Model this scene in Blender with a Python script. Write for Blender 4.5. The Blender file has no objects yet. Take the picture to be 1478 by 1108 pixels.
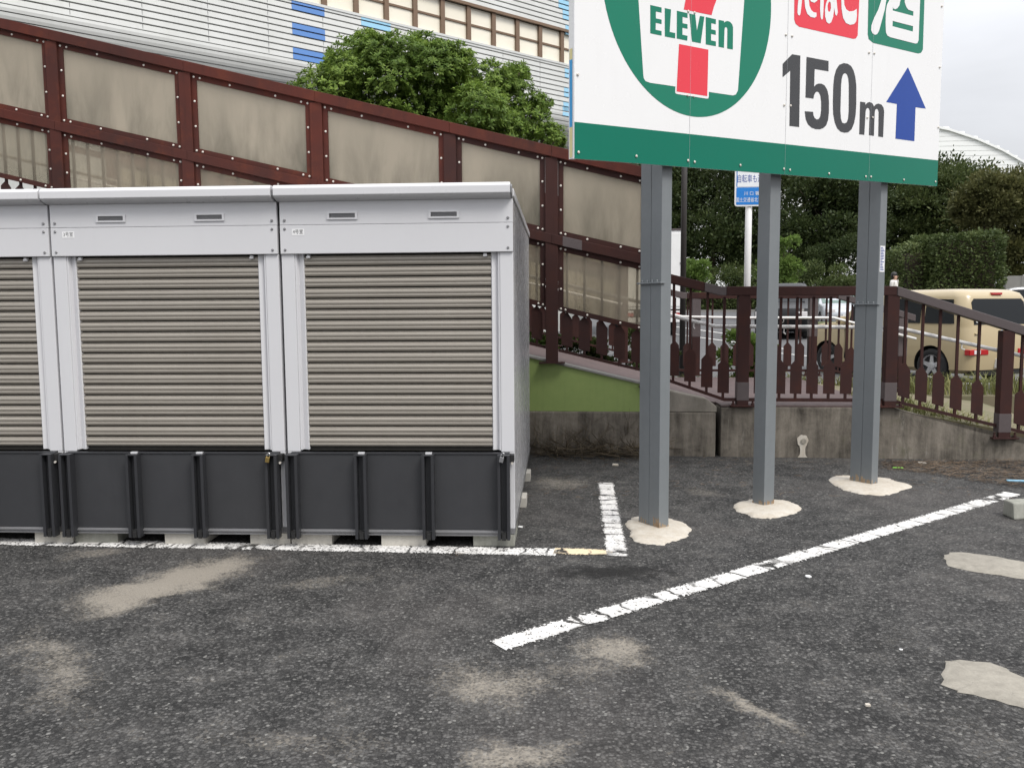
import bpy, bmesh, math, random
import numpy as np
from mathutils import Vector, Matrix
random.seed(7); rng = np.random.default_rng(7)
S = bpy.context.scene
COL = S.collection

# ------------------------------------------------------------------ camera
CAMH = 1.5
F_PX, PITCH, ROLL, YAW = 1201.0, math.radians(5.30), math.radians(-0.403), math.radians(3.064)
_f = np.array([-math.sin(YAW)*math.cos(PITCH), math.cos(YAW)*math.cos(PITCH), -math.sin(PITCH)])
_r = np.array([math.cos(YAW), math.sin(YAW), 0.0]); _u = np.cross(_r, _f)
CR = math.cos(ROLL)*_r + math.sin(ROLL)*_u
CU = -math.sin(ROLL)*_r + math.cos(ROLL)*_u
cam = bpy.data.cameras.new('camera'); camo = bpy.data.objects.new('camera', cam); COL.objects.link(camo)
cam.sensor_width = 36.0; cam.lens = F_PX/1478*36.0; cam.clip_start = 0.05; cam.clip_end = 3000
camo.matrix_world = Matrix(((CR[0], CU[0], -_f[0], 0), (CR[1], CU[1], -_f[1], 0), (CR[2], CU[2], -_f[2], CAMH), (0, 0, 0, 1)))
S.camera = camo

# ------------------------------------------------------------------ sky, sun, exposure
SUN_EL, SUN_AZ = math.radians(52), math.radians(138)      # azimuth clockwise from +Y
world = bpy.data.worlds.new('World'); S.world = world; world.use_nodes = True
wn = world.node_tree; wn.nodes.clear()
def _wn(t, **k):
    n = wn.nodes.new(t)
    for a, b in k.items(): setattr(n, a, b)
    return n
def build_world():
    L = wn.links.new
    sky = _wn('ShaderNodeTexSky', sky_type='NISHITA', sun_disc=False, sun_elevation=SUN_EL, sun_rotation=SUN_AZ)
    sky.dust_density = 4.0
    tc = _wn('ShaderNodeTexCoord'); sep = _wn('ShaderNodeSeparateXYZ'); L(tc.outputs['Generated'], sep.inputs[0])
    # overcast deck: brighter overhead than at the horizon, broken by soft cloud texture
    up = _wn('ShaderNodeMath', operation='MAXIMUM'); L(sep.outputs['Z'], up.inputs[0]); up.inputs[1].default_value = 0
    lum = _wn('ShaderNodeMath', operation='MULTIPLY_ADD'); L(up.outputs[0], lum.inputs[0]); lum.inputs[1].default_value = 12.0; lum.inputs[2].default_value = 4.0
    mp = _wn('ShaderNodeMapping'); mp.inputs['Scale'].default_value = (1.2, 1.2, 3.2); L(tc.outputs['Generated'], mp.inputs[0])
    nz = _wn('ShaderNodeTexNoise'); nz.inputs['Scale'].default_value = 2.3; nz.inputs['Detail'].default_value = 5; nz.inputs['Distortion'].default_value = .6
    L(mp.outputs[0], nz.inputs['Vector'])
    rmp = _wn('ShaderNodeMapRange'); rmp.inputs['From Min'].default_value = .3; rmp.inputs['From Max'].default_value = .7
    rmp.inputs['To Min'].default_value = .84; rmp.inputs['To Max'].default_value = 1.08; L(nz.outputs['Fac'], rmp.inputs['Value'])
    mul = _wn('ShaderNodeMath', operation='MULTIPLY'); L(lum.outputs[0], mul.inputs[0]); L(rmp.outputs[0], mul.inputs[1])
    tint = _wn('ShaderNodeVectorMath', operation='SCALE'); tint.inputs[0].default_value = (0.985, 0.995, 1.03); L(mul.outputs[0], tint.inputs['Scale'])
    mix = _wn('ShaderNodeMix', data_type='RGBA'); mix.inputs[0].default_value = .88
    L(sky.outputs[0], mix.inputs[6]); L(tint.outputs[0], mix.inputs[7])
    bg = _wn('ShaderNodeBackground'); bg.inputs['Strength'].default_value = 0.10; L(mix.outputs[2], bg.inputs['Color'])
    out = _wn('ShaderNodeOutputWorld'); L(bg.outputs[0], out.inputs[0])
build_world()
sun = bpy.data.lights.new('sun', 'SUN'); sun.energy = 1.5; sun.angle = math.radians(22); sun.color = (1, .965, .91)
suno = bpy.data.objects.new('sun', sun); COL.objects.link(suno)
_sd = Vector((math.sin(SUN_AZ)*math.cos(SUN_EL), math.cos(SUN_AZ)*math.cos(SUN_EL), math.sin(SUN_EL)))
suno.rotation_euler = _sd.to_track_quat('Z', 'Y').to_euler(); suno.location = (0, -5, 20)
S.view_settings.view_transform = 'Standard'; S.view_settings.look = 'None'; S.view_settings.gamma = 1
S.view_settings.exposure = 0.62; S.view_settings.use_curve_mapping = False
S.render.engine = 'CYCLES'

# ------------------------------------------------------------------ measuring: a sight line of the photograph met with a real plane
O = np.array([0, 0, CAMH])
def ray(u, v): return _f + CR*(u-739)/F_PX - CU*(v-554)/F_PX
def on_ground(u, v, z=0.0):
    d = ray(u, v); return O + d*((z-CAMH)/d[2])
def on_line(u, v, a, b):                 # vertical plane Y = a + b X
    d = ray(u, v); return O + d*(a/(d[1]-b*d[0]))

# ------------------------------------------------------------------ materials
def new_mat(name):
    m = bpy.data.materials.new(name); m.use_nodes = True
    nt = m.node_tree; nt.nodes.clear()
    return m, nt
class N:
    def __init__(s, nt): s.nt = nt
    def n(s, t, ins=None, **k):
        x = s.nt.nodes.new(t)
        for a, b in k.items(): setattr(x, a, b)
        for a, b in (ins or {}).items():
            if isinstance(b, bpy.types.NodeSocket): s.nt.links.new(b, x.inputs[a])
            else: x.inputs[a].default_value = b
        return x
    def math(s, op, a, b=0.0, c=0.0, clamp=False):
        return s.n('ShaderNodeMath', {0: a, 1: b, 2: c}, operation=op, use_clamp=clamp).outputs[0]
    def coord(s, which='Object'): return s.n('ShaderNodeTexCoord').outputs[which]
    def pos(s): return s.n('ShaderNodeNewGeometry').outputs['Position']
    def mapv(s, v, scale=(1, 1, 1), loc=(0, 0, 0), rot=(0, 0, 0)):
        return s.n('ShaderNodeMapping', {'Vector': v, 'Scale': scale, 'Location': loc, 'Rotation': rot}).outputs[0]
    def noise(s, v, scale, detail=4, rough=.55, dist=0.0, out='Fac'):
        return s.n('ShaderNodeTexNoise', {'Vector': v, 'Scale': scale, 'Detail': detail, 'Roughness': rough, 'Distortion': dist}).outputs[out]
    def voro(s, v, scale, feature='F1', out='Distance', rnd=1.0):
        return s.n('ShaderNodeTexVoronoi', {'Vector': v, 'Scale': scale, 'Randomness': rnd}, feature=feature).outputs[out]
    def rng(s, v, a, b, c=0.0, d=1.0, smooth=False):
        return s.n('ShaderNodeMapRange', {'Value': v, 'From Min': a, 'From Max': b, 'To Min': c, 'To Max': d}, interpolation_type='SMOOTHSTEP' if smooth else 'LINEAR').outputs[0]
    def mix(s, f, a, b, blend='MIX'):
        fix = lambda c: (c if isinstance(c, bpy.types.NodeSocket) else (tuple(c)+(1,) if len(c) == 3 else c))
        return s.n('ShaderNodeMix', {0: f, 6: fix(a), 7: fix(b)}, data_type='RGBA', blend_type=blend).outputs[2]
    def bump(s, h, strength=.3, dist=.01, normal=None):
        d = {'Height': h, 'Strength': strength, 'Distance': dist}
        if normal: d['Normal'] = normal
        return s.n('ShaderNodeBump', d).outputs[0]
    def bsdf(s, col, rough=.5, metal=0.0, normal=None, spec=None, coat=0.0, **k):
        d = {'Base Color': (tuple(col)+(1,) if not isinstance(col, bpy.types.NodeSocket) and len(col) == 3 else col), 'Roughness': rough, 'Metallic': metal}
        if normal is not None: d['Normal'] = normal
        if spec is not None: d['Specular IOR Level'] = spec
        if coat: d['Coat Weight'] = coat; d['Coat Roughness'] = .08
        d.update(k)
        return s.n('ShaderNodeBsdfPrincipled', d).outputs[0]
    def out(s, sh): s.n('ShaderNodeOutputMaterial', {'Surface': sh})

def painted(name, col, col2=None, rough=.45, metal=0.0, scale=3.0, amt=.5, streak=0.0, streak_col=(.05, .04, .03), bump=.03, spec=None, coat=0.0, grain=180.0):
    """paint or plastic with uneven tone, fine relief and optional run-off streaks"""
    m, nt = new_mat(name); g = N(nt); p = g.pos()
    col2 = col2 or tuple(c*.82 for c in col)
    n1 = g.noise(p, scale, 6, .6); n2 = g.noise(p, scale*9, 3, .6)
    f = g.math('ADD', g.rng(n1, .3, .7, 0, amt), g.rng(n2, .35, .7, 0, amt*.4), clamp=True)
    c = g.mix(f, col, col2)
    if streak:
        st = g.noise(g.mapv(p, (14, 14, .9)), 1.0, 5, .65)
        c = g.mix(g.rng(st, .52, .78, 0, streak), c, streak_col)
    r = g.rng(n2, .3, .7, max(rough-.07, .02), min(rough+.09, 1))
    g.out(g.bsdf(c, r, metal, g.bump(g.noise(p, grain, 2), bump, .002) if bump else None, spec, coat))
    return m

def asphalt_color(g, p, dust_blobs=(), base=((.013, .0128, .0124), (.140, .136, .130))):
    """colour and height of worn asphalt: stones in binder, with drifts of dust lying in the hollows"""
    warp = g.n('ShaderNodeVectorMath', {0: g.noise(p, 55, 2, out='Color'), 'Scale': .012}, operation='SCALE').outputs[0]
    pw = g.n('ShaderNodeVectorMath', {0: p, 1: warp}, operation='ADD').outputs[0]
    vo = g.n('ShaderNodeTexVoronoi', {'Vector': pw, 'Scale': 80.0})
    cs = g.n('ShaderNodeSeparateColor', {0: vo.outputs['Color']}); dist = vo.outputs['Distance']
    fine = g.noise(p, 230, 3, .7); big = g.noise(p, .5, 5, .6, .4); mid = g.noise(p, 4.5, 6, .72)
    tone = g.math('MULTIPLY', g.math('POWER', cs.outputs[0], 2.6), .70)
    tone = g.math('ADD', tone, g.rng(fine, .3, .7, -.06, .30))
    tone = g.math('ADD', tone, g.rng(mid, .28, .72, -.24, .30))
    tone = g.math('ADD', tone, g.rng(big, .3, .7, -.14, .16), clamp=True)
    c = g.mix(tone, base[0], base[1])
    c = g.mix(g.rng(cs.outputs[1], .968, .992, 0, .7), c, (.24, .235, .22))           # pale stones
    c = g.mix(g.rng(dist, .42, .78, 0, .72), c, (.010, .010, .010))                   # binder between stones
    c = g.mix(g.rng(big, .50, .68, 0, .38), c, (.072, .063, .058))                    # browner areas
    h = g.math('ADD', g.math('SUBTRACT', g.math('MULTIPLY', cs.outputs[2], .5), g.math('MULTIPLY', dist, .9)), g.math('MULTIPLY', fine, .35))
    acc = None
    if dust_blobs:
        w1 = g.n('ShaderNodeVectorMath', {0: g.noise(p, 2.6, 5, .65, out='Color'), 1: (.5, .5, .5)}, operation='SUBTRACT').outputs[0]
        w1 = g.n('ShaderNodeVectorMath', {0: w1, 'Scale': .62}, operation='SCALE').outputs[0]
        pd = g.n('ShaderNodeVectorMath', {0: p, 1: w1}, operation='ADD').outputs[0]
    for (cx, cy, rx, ry, rot, st) in dust_blobs:
        q = g.n('ShaderNodeMapping', {'Vector': pd, 'Location': (cx, cy, 0), 'Rotation': (0, 0, rot), 'Scale': (rx, ry, 1)}, vector_type='TEXTURE').outputs[0]
        q = g.n('ShaderNodeVectorMath', {0: q, 1: (1, 1, 0)}, operation='MULTIPLY').outputs[0]
        d = g.n('ShaderNodeVectorMath', {0: q}, operation='LENGTH').outputs['Value']
        bb_ = g.rng(d, .0, 2.0, st*1.06, 0.0, True)
        acc = bb_ if acc is None else g.math('MAXIMUM', acc, bb_)
    if acc is not None:
        acc = g.math('MAXIMUM', acc, g.rng(mid, .42, .80, 0, .52))
        ww = g.math('ADD', g.math('MULTIPLY', mid, .55), g.math('MULTIPLY', g.noise(p, 70, 4, .75), .85))
        ww = g.math('ADD', ww, g.math('MULTIPLY', h, -.50))
        dm = g.rng(g.math('ADD', acc, g.math('MULTIPLY', ww, .9)), .93, 1.72, 0, 1, True)
        dustc = g.mix(fine, (.200, .178, .148), (.330, .298, .250))
        c = g.mix(g.math('MULTIPLY', dm, .86), c, dustc)
        h = g.math('MULTIPLY', h, g.rng(dm, 0, 1, 1, .3))
    return c, h

def mat_asphalt(name, blobs, oil=()):
    m, nt = new_mat(name); g = N(nt); p = g.pos()
    c, h = asphalt_color(g, p, blobs)
    for (cx, cy, rx, ry, rot, st) in oil:
        q = g.n('ShaderNodeMapping', {'Vector': p, 'Location': (cx, cy, 0), 'Rotation': (0, 0, rot), 'Scale': (rx, ry, 1)}, vector_type='TEXTURE').outputs[0]
        q = g.n('ShaderNodeVectorMath', {0: q, 1: (1, 1, 0)}, operation='MULTIPLY').outputs[0]
        d = g.math('ADD', g.n('ShaderNodeVectorMath', {0: q}, operation='LENGTH').outputs['Value'], g.rng(g.noise(p, 9, 5, .7), .3, .7, -.4, .4))
        c = g.mix(g.rng(d, .3, 1.3, st, 0, True), c, (.007, .0065, .006))
    g.out(g.bsdf(c, g.rng(g.noise(p, 40, 3), .3, .7, .72, .95), 0, g.bump(h, .85, .006), .35))
    return m

def mat_line(name, half, worn=.5, beige=None):
    """worn road paint: UV.x = metres across from the centre, UV.y = metres along"""
    m, nt = new_mat(name); g = N(nt); p = g.pos()
    uv = g.n('ShaderNodeUVMap').outputs[0]; sp = g.n('ShaderNodeSeparateXYZ', {0: uv})
    ac, h = asphalt_color(g, p)
    edge = g.rng(g.math('ABSOLUTE', sp.outputs[0]), half-.030, half+.014, .30, -.62)
    fine = g.math('ADD', g.math('MULTIPLY', g.noise(p, 120, 4, .8), 1.35), g.math('MULTIPLY', g.noise(p, 11, 5, .7), 1.0))
    val = g.math('ADD', edge, g.math('SUBTRACT', g.math('ADD', g.math('MULTIPLY', h, .55), fine), worn+.62))
    mask = g.rng(val, 0.0, .10, 0, 1, True)
    q = g.n('ShaderNodeVectorMath', {0: uv, 1: g.n('ShaderNodeVectorMath', {0: g.noise(p, 6, 4, out='Color'), 'Scale': .17}, operation='SCALE').outputs[0]}, operation='ADD').outputs[0]
    q = g.mapv(q, (1.3, 5.6, 1))
    cr = g.voro(q, 1.0, 'DISTANCE_TO_EDGE')
    crack = g.rng(cr, .018, .060, 1, 0)
    crack = g.math('MULTIPLY', crack, g.rng(g.noise(p, 2.4, 3), .36, .50))
    mask = g.math('MULTIPLY', mask, g.math('SUBTRACT', 1.0, g.math('MULTIPLY', crack, .93)))
    paint = g.mix(g.rng(g.noise(p, 8, 5, .65), .35, .75), (.74, .73, .71), (.55, .535, .51))
    if beige: paint = g.mix(.9, paint, beige)
    c = g.mix(mask, ac, paint)
    b = g.bump(g.math('ADD', g.math('MULTIPLY', h, g.rng(mask, 0, 1, 1, .45)), g.math('MULTIPLY', mask, .25)), .8, .005)
    # where the paint has worn off, the asphalt below shows
    sh = g.n('ShaderNodeMixShader', {0: g.rng(mask, .02, .25), 1: g.n('ShaderNodeBsdfTransparent').outputs[0], 2: g.bsdf(c, .72, 0, b, .3)}).outputs[0]
    g.out(sh); return m

def mat_concrete(name, col, stain, amt=.6, scale=1.0, bump=.4, moss=0.0, efflo=0.0):
    m, nt = new_mat(name); g = N(nt); p = g.pos()
    blot = g.noise(p, 1.7*scale, 8, .72, .3); st = g.noise(g.mapv(p, (7*scale, 7*scale, .8*scale)), 1, 6, .7); fine = g.noise(p, 70, 4, .7)
    f = g.math('ADD', g.math('MULTIPLY', g.rng(blot, .34, .66), .62), g.math('MULTIPLY', g.rng(st, .36, .68), .55), clamp=True)
    c = g.mix(g.math('MULTIPLY', f, amt), col, stain)
    c = g.mix(g.rng(fine, .35, .75, 0, .35), c, tuple(x*.55 for x in col))
    if moss: c = g.mix(g.rng(g.noise(p, 3.1, 7, .7), .55, .72, 0, moss), c, (.085, .088, .045))
    if efflo: c = g.mix(g.rng(g.noise(g.mapv(p, (9, 9, 1.6)), 1, 6, .75), .60, .76, 0, efflo), c, (.42, .40, .36))
    pits = g.voro(p, 34); pit = g.rng(pits, .05, .16, 0, 1)
    h = g.math('ADD', g.math('MULTIPLY', g.noise(p, 26, 6, .7), .8), g.math('MULTIPLY', pit, .25))
    g.out(g.bsdf(c, .9, 0, g.bump(h, bump, .008), .25)); return m

def mat_steel_red(name, base=(.092, .024, .017), old=(.048, .021, .018), rust=(.19, .052, .024), fade=.5):
    m, nt = new_mat(name); g = N(nt); p = g.pos()
    big = g.noise(p, .8, 4, .6); mid = g.noise(p, 5, 6, .7); st = g.noise(g.mapv(p, (13, 13, 1.3)), 1, 5, .7)
    c = g.mix(g.rng(big, .32, .68), base, old)
    c = g.mix(g.rng(mid, .50, .78, 0, .75*fade), c, rust)
    c = g.mix(g.rng(st, .55, .8, 0, .5), c, (.028, .014, .012))
    sc = g.voro(p, 42); c = g.mix(g.math('MULTIPLY', g.rng(sc, .03, .09, 1, 0), g.rng(mid, .5, .6)), c, (.025, .012, .010))
    c = g.mix(g.rng(g.noise(p, 23, 5, .75), .66, .78, 0, .3), c, (.16, .075, .055))
    g.out(g.bsdf(c, g.rng(mid, .3, .7, .5, .72), 0, g.bump(g.noise(p, 90, 4, .7), .18, .003), .15)); return m

def mat_frosted(name, clear=.22, col=(.57, .515, .425), dark=(.19, .178, .14)):
    """weathered frosted acrylic: partly see-through, passes light, with grimy runs"""
    m, nt = new_mat(name); g = N(nt); p = g.pos()
    st = g.noise(g.mapv(p, (3.4, 3.4, .9)), 1, 5, .62, .3); blot = g.noise(p, .9, 4, .55)
    gz = g.n('ShaderNodeSeparateXYZ', {0: g.coord('Generated')}).outputs[2]
    low = g.rng(gz, .10, .75, 1.0, .25)                                # dark runs and blotches grow stronger towards the bottom
    f = g.math('MULTIPLY', g.math('ADD', g.rng(st, .38, .72, 0, .85), g.rng(blot, .35, .65, 0, .25), clamp=True), low)
    c = g.mix(f, col, dark)
    dif = g.bsdf(c, .42, 0, None, .4)
    tr = g.n('ShaderNodeBsdfTranslucent', {'Color': c}).outputs[0]
    a = g.n('ShaderNodeMixShader', {0: .5, 1: dif, 2: tr}).outputs[0]
    b = g.n('ShaderNodeMixShader', {0: clear, 1: a, 2: g.n('ShaderNodeBsdfTransparent', {'Color': (.85, .82, .74, 1)}).outputs[0]}).outputs[0]
    g.out(b); return m

def mat_leaf(name, c1, c2, c3=None, trans=.35, rough=.5):
    m, nt = new_mat(name); g = N(nt)
    ge = g.n('ShaderNodeNewGeometry'); rnd = ge.outputs['Random Per Island']; p = ge.outputs['Position']
    c = g.mix(rnd, c1, c2)
    c = g.mix(g.rng(g.noise(p, .9, 3), .4, .65, 0, .6), c, c3 or tuple(x*.7 for x in c1))
    bs = g.bsdf(c, rough, 0, None, .2)
    tr = g.n('ShaderNodeBsdfTranslucent', {'Color': c}).outputs[0]
    g.out(g.n('ShaderNodeMixShader', {0: trans, 1: bs, 2: tr}).outputs[0]); return m

def mat_glass_dark(name, col=(.012, .014, .016), rough=.06):
    m, nt = new_mat(name); g = N(nt)
    g.out(g.bsdf(col, rough, 0, None, .22)); return m

MAT = {}
def setup_materials():
    G = lambda u, v: on_ground(u, v)[:2]
    def blob(u, v, u2, v2, ry, st):       # a drift between two ground points
        a, b = G(u, v), G(u2, v2); c = (a+b)/2; d = b-a; L = np.linalg.norm(d)/2
        return (c[0], c[1], L, ry, math.atan2(d[1], d[0]), st)
    blobs = [blob(115, 878, 350, 812, .21, 1.2), blob(640, 965, 760, 1010, .16, .74), blob(860, 920, 930, 965, .13, .86), blob(700, 985, 960, 955, .16, .52),
             blob(1010, 985, 1160, 1060, .07, .78), blob(690, 1100, 830, 1085, .09, .80), blob(40, 905, 110, 1040, .14, .62), blob(90, 800, 190, 795, .12, .60),
             blob(1380, 1000, 1440, 1100, .2, .28), blob(770, 690, 850, 705, .35, .66), blob(1000, 715, 1040, 705, .3, .55), blob(380, 850, 560, 830, .12, .50),
             blob(300, 1060, 560, 1100, .1, .46), blob(1240, 960, 1330, 900, .12, .3)]
    MAT['asphalt'] = mat_asphalt('asphalt', blobs, [(*G(885, 826), .42, .12, .08, .95)])
    MAT['road'] = painted('road_asphalt', (.115, .115, .118), (.085, .085, .088), .85, scale=.9, amt=.8, bump=.4, grain=60)
    MAT['line'] = mat_line('worn_white_paint', .078, .55)
    MAT['line_front'] = mat_line('scuffed_white_paint', .092, .62)
    MAT['line_beige'] = mat_line('beige_paint', .068, .34, (.70, .56, .36))
    MAT['roadline'] = painted('road_marking', (.72, .72, .70), (.5, .5, .48), .7, scale=5)
    MAT['cement'] = mat_concrete('pale_cement', (.56, .53, .475), (.36, .29, .20), .62, 3.4, .8)
    MAT['patch'] = mat_concrete('trowelled_cement', (.37, .345, .295), (.19, .175, .15), .85, 2.6, .6)
    MAT['block'] = mat_concrete('concrete_block', (.50, .48, .43), (.33, .31, .28), .5, 3, .3)
    MAT['block_old'] = mat_concrete('mossy_block', (.36, .36, .32), (.15, .15, .125), .7, 3, .3, moss=.3)
    MAT['wall'] = mat_concrete('stained_concrete', (.27, .240, .200), (.032, .028, .023), .97, 1.5, .6, moss=.5, efflo=.65)
    MAT['wall_light'] = mat_concrete('grey_concrete', (.33, .30, .255), (.105, .095, .080), .8, 1.0, .45, moss=.25, efflo=.3)
    MAT['green_wall'] = painted('green_paint', (.245, .320, .100), (.205, .280, .086), .62, scale=1.3, amt=.7, streak=.22, streak_col=(.07, .10, .045), bump=.15, grain=45)
    MAT['paving'] = painted('pink_paving', (.105, .070, .067), (.075, .054, .052), .8, scale=2, amt=.9, bump=.3, grain=70)
    MAT['steel_red'] = mat_steel_red('red_brown_steel')
    MAT['steel_brown'] = mat_steel_red('dark_brown_steel', (.050, .021, .018), (.036, .019, .018), (.085, .028, .017), .6)
    MAT['steel_grey'] = painted('faded_brown_patch', (.088, .070, .070), (.070, .055, .055), .6)
    MAT['frosted'] = mat_frosted('frosted_panel', .16); MAT['frosted_low'] = mat_frosted('frosted_panel_clear', .56)
    MAT['bolt'] = painted('bolt_head', (.72, .68, .62), (.5, .46, .4), .45, .2)
    MAT['handrail'] = painted('white_tube', (.74, .73, .71), (.58, .56, .54), .35)
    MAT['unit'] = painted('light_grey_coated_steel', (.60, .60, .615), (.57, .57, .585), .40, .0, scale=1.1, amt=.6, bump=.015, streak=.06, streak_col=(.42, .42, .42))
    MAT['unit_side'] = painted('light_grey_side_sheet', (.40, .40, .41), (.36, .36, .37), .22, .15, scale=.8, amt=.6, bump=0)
    MAT['trim'] = painted('roof_trim_grey', (.62, .62, .635), (.57, .57, .58), .32, 0, scale=2, amt=.4, bump=.01)
    MAT['shutter'] = painted('beige_grey_slat', (.335, .307, .266), (.298, .272, .235), .38, .2, scale=2.5, amt=.6, bump=.015, streak=.10, streak_col=(.18, .16, .13))
    MAT['shutter_dark'] = painted('slat_groove', (.03, .027, .022), None, .7)
    MAT['charcoal'] = painted('charcoal_panel', (.042, .043, .047), (.036, .037, .040), .46, .1, scale=1.5, amt=.8, bump=.02, streak=.08, streak_col=(.08, .08, .085))
    MAT['charcoal2'] = painted('charcoal_channel', (.034, .035, .039), (.027, .028, .031), .42, .1, scale=3, amt=.7, bump=.02)
    MAT['black'] = painted('black_rubber', (.012, .012, .012), None, .7)
    MAT['sill'] = painted('aluminium_sill', (.30, .30, .31), (.22, .22, .22), .35, .6)
    MAT['vent'] = painted('vent_grille', (.16, .16, .165), None, .5)
    MAT['brass'] = painted('brass', (.55, .40, .14), (.40, .28, .10), .3, .9)
    MAT['chrome'] = painted('chrome', (.7, .7, .7), None, .15, 1.0, bump=0)
    MAT['ink'] = painted('dark_ink', (.03, .03, .032), None, .5, bump=0)
    MAT['sticker'] = painted('sticker', (.82, .82, .82), None, .4, bump=0)
    MAT['sign_white'] = painted('sign_white', (.80, .80, .80), (.76, .76, .755), .22, scale=.8, amt=.5, bump=.01, streak=.07, streak_col=(.55, .54, .52))
    MAT['sign_green'] = painted('sign_green', (.002, .155, .100), (.002, .145, .092), .16, scale=.8, amt=.5, bump=.01, spec=.22)
    MAT['sign_green2'] = painted('sign_green_faded', (.010, .190, .118), (.014, .18, .112), .2, scale=.8, amt=.5, bump=.01, spec=.22)
    MAT['sign_red'] = painted('sign_red', (.74, .050, .075), (.70, .06, .08), .22, scale=.8, amt=.5, bump=.01, spec=.22)
    MAT['sign_black'] = painted('sign_black', (.030, .030, .032), (.04, .04, .042), .24, scale=2, amt=.5, bump=.01)
    MAT['sign_blue'] = painted('sign_blue', (.018, .060, .30), (.02, .065, .31), .18, scale=2, amt=.5, bump=.01, spec=.22)
    MAT['edge_blue'] = painted('edge_blue', (.03, .30, .62), None, .4)
    MAT['edge_yellow'] = painted('edge_yellow', (.68, .60, .30), None, .5)
    MAT['column'] = painted('grey_column_paint', (.185, .200, .208), (.158, .172, .180), .42, .0, scale=1.6, amt=.8, bump=.05, streak=.18, streak_col=(.12, .125, .125))
    MAT['rust'] = mat_concrete('flaking_rust', (.24, .14, .07), (.42, .38, .30), .8, 6, .6)
    MAT['siding'] = painted('white_siding', (.66, .67, .655), (.56, .57, .55), .4, .1, scale=.35, amt=.9, streak=.16, streak_col=(.36, .35, .31), bump=.0)
    MAT['siding_back'] = painted('siding_shadow_gap', (.42, .42, .415), None, .8, bump=0)
    MAT['siding_blue'] = painted('blue_siding', (.10, .24, .56), (.085, .21, .50), .4, scale=.5, bump=0)
    MAT['siding_sky'] = painted('pale_blue_siding', (.30, .56, .74), (.27, .52, .70), .4, scale=.5, bump=0)
    MAT['mullion'] = painted('bronze_mullion', (.20, .13, .085), (.15, .10, .065), .4, .3, bump=0)
    MAT['blind'] = painted('cream_blind_behind_glass', (.86, .81, .69), (.80, .75, .62), .12, scale=.4, amt=.9, bump=0, coat=.6)
    MAT['white'] = painted('white_panel', (.78, .78, .77), None, .45)
    MAT['blue_plate'] = painted('blue_sign_plate', (.01, .20, .62), None, .3, bump=0)
    MAT['pale_plate'] = painted('white_sign_plate', (.80, .83, .86), None, .3, bump=0)
    MAT['pole_dark'] = painted('dark_pole', (.035, .030, .028), None, .5)
    MAT['leaf_bush'] = mat_leaf('bush_leaf', (.100, .175, .030), (.27, .37, .075), (.055, .110, .022), .36, .5)
    MAT['leaf_dark'] = mat_leaf('dark_leaf', (.034, .052, .017), (.072, .094, .030), (.020, .034, .013), .25)
    MAT['leaf_mid'] = mat_leaf('mid_leaf', (.056, .080, .026), (.112, .136, .046), (.036, .054, .018), .28)
    MAT['leaf_olive'] = mat_leaf('olive_leaf', (.080, .086, .030), (.155, .150, .056), (.048, .056, .022), .28)
    MAT['leaf_light'] = mat_leaf('light_leaf', (.10, .17, .035), (.20, .28, .07), (.07, .12, .03), .35)
    MAT['leaf_hedge'] = mat_leaf('hedge_leaf', (.060, .088, .028), (.135, .165, .058), (.040, .062, .020), .25)
    MAT['weed'] = mat_leaf('weed_blade', (.16, .17, .06), (.30, .28, .12), (.10, .12, .04), .3, .7)
    MAT['straw'] = mat_leaf('dry_needle', (.115, .080, .054), (.21, .160, .115), (.075, .055, .040), .1, .8)
    MAT['vine'] = mat_leaf('dry_vine', (.085, .065, .042), (.15, .12, .08), (.05, .04, .028), .1, .8)
    MAT['pebble'] = mat_leaf('pebble', (.06, .058, .056), (.20, .19, .18), (.08, .078, .075), .0, .85)
    MAT['bark'] = mat_concrete('bark', (.075, .058, .042), (.030, .024, .018), .8, 3, .8)
    MAT['grass'] = painted('verge_soil', (.10, .105, .045), (.16, .135, .085), .95, scale=1.5, amt=1, bump=.5, grain=20)
    MAT['bank'] = painted('green_bank', (.055, .08, .025), (.10, .11, .04), .95, scale=.5, amt=1, bump=.5, grain=10)
    MAT['kerb'] = mat_concrete('kerb_concrete', (.26, .255, .24), (.16, .155, .14), .6, 1, .3)
    MAT['car_beige'] = painted('beige_metallic_paint', (.42, .335, .195), (.40, .32, .185), .32, .0, scale=.05, amt=.3, bump=0, coat=.5)
    MAT['car_black'] = painted('black_car_paint', (.006, .006, .007), None, .3, 0, scale=.05, bump=0, coat=.15, spec=.2)
    MAT['car_silver'] = painted('silver_car_paint', (.48, .50, .53), None, .25, .3, bump=0, coat=.6)
    MAT['car_white'] = painted('white_car_paint', (.80, .80, .80), None, .25, 0, bump=0, coat=.6)
    MAT['glass'] = mat_glass_dark('dark_glass')
    MAT['glass_green'] = mat_glass_dark('green_tint_glass', (.10, .16, .14), .08)
    MAT['tyre'] = painted('tyre', (.016, .016, .016), None, .8)
    MAT['alloy'] = painted('alloy', (.55, .55, .56), (.4, .4, .41), .28, .8, bump=0)
    MAT['lamp_red'] = painted('red_lens', (.42, .008, .010), None, .12, bump=0, coat=.6)
    MAT['lamp_clear'] = painted('clear_lens', (.75, .72, .72), None, .1, bump=0, coat=.5)
    MAT['skin'] = painted('skin', (.50, .30, .21), None, .5, bump=0)
    MAT['hair'] = painted('black_hair', (.012, .010, .009), None, .45, bump=0)
    MAT['cloth'] = painted('white_shirt', (.72, .70, .66), (.6, .58, .55), .8)
    MAT['cloth2'] = painted('dark_trousers', (.04, .035, .04), None, .8)
    MAT['litter_green'] = painted('green_litter', (.35, .80, .12), None, .4)
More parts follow.
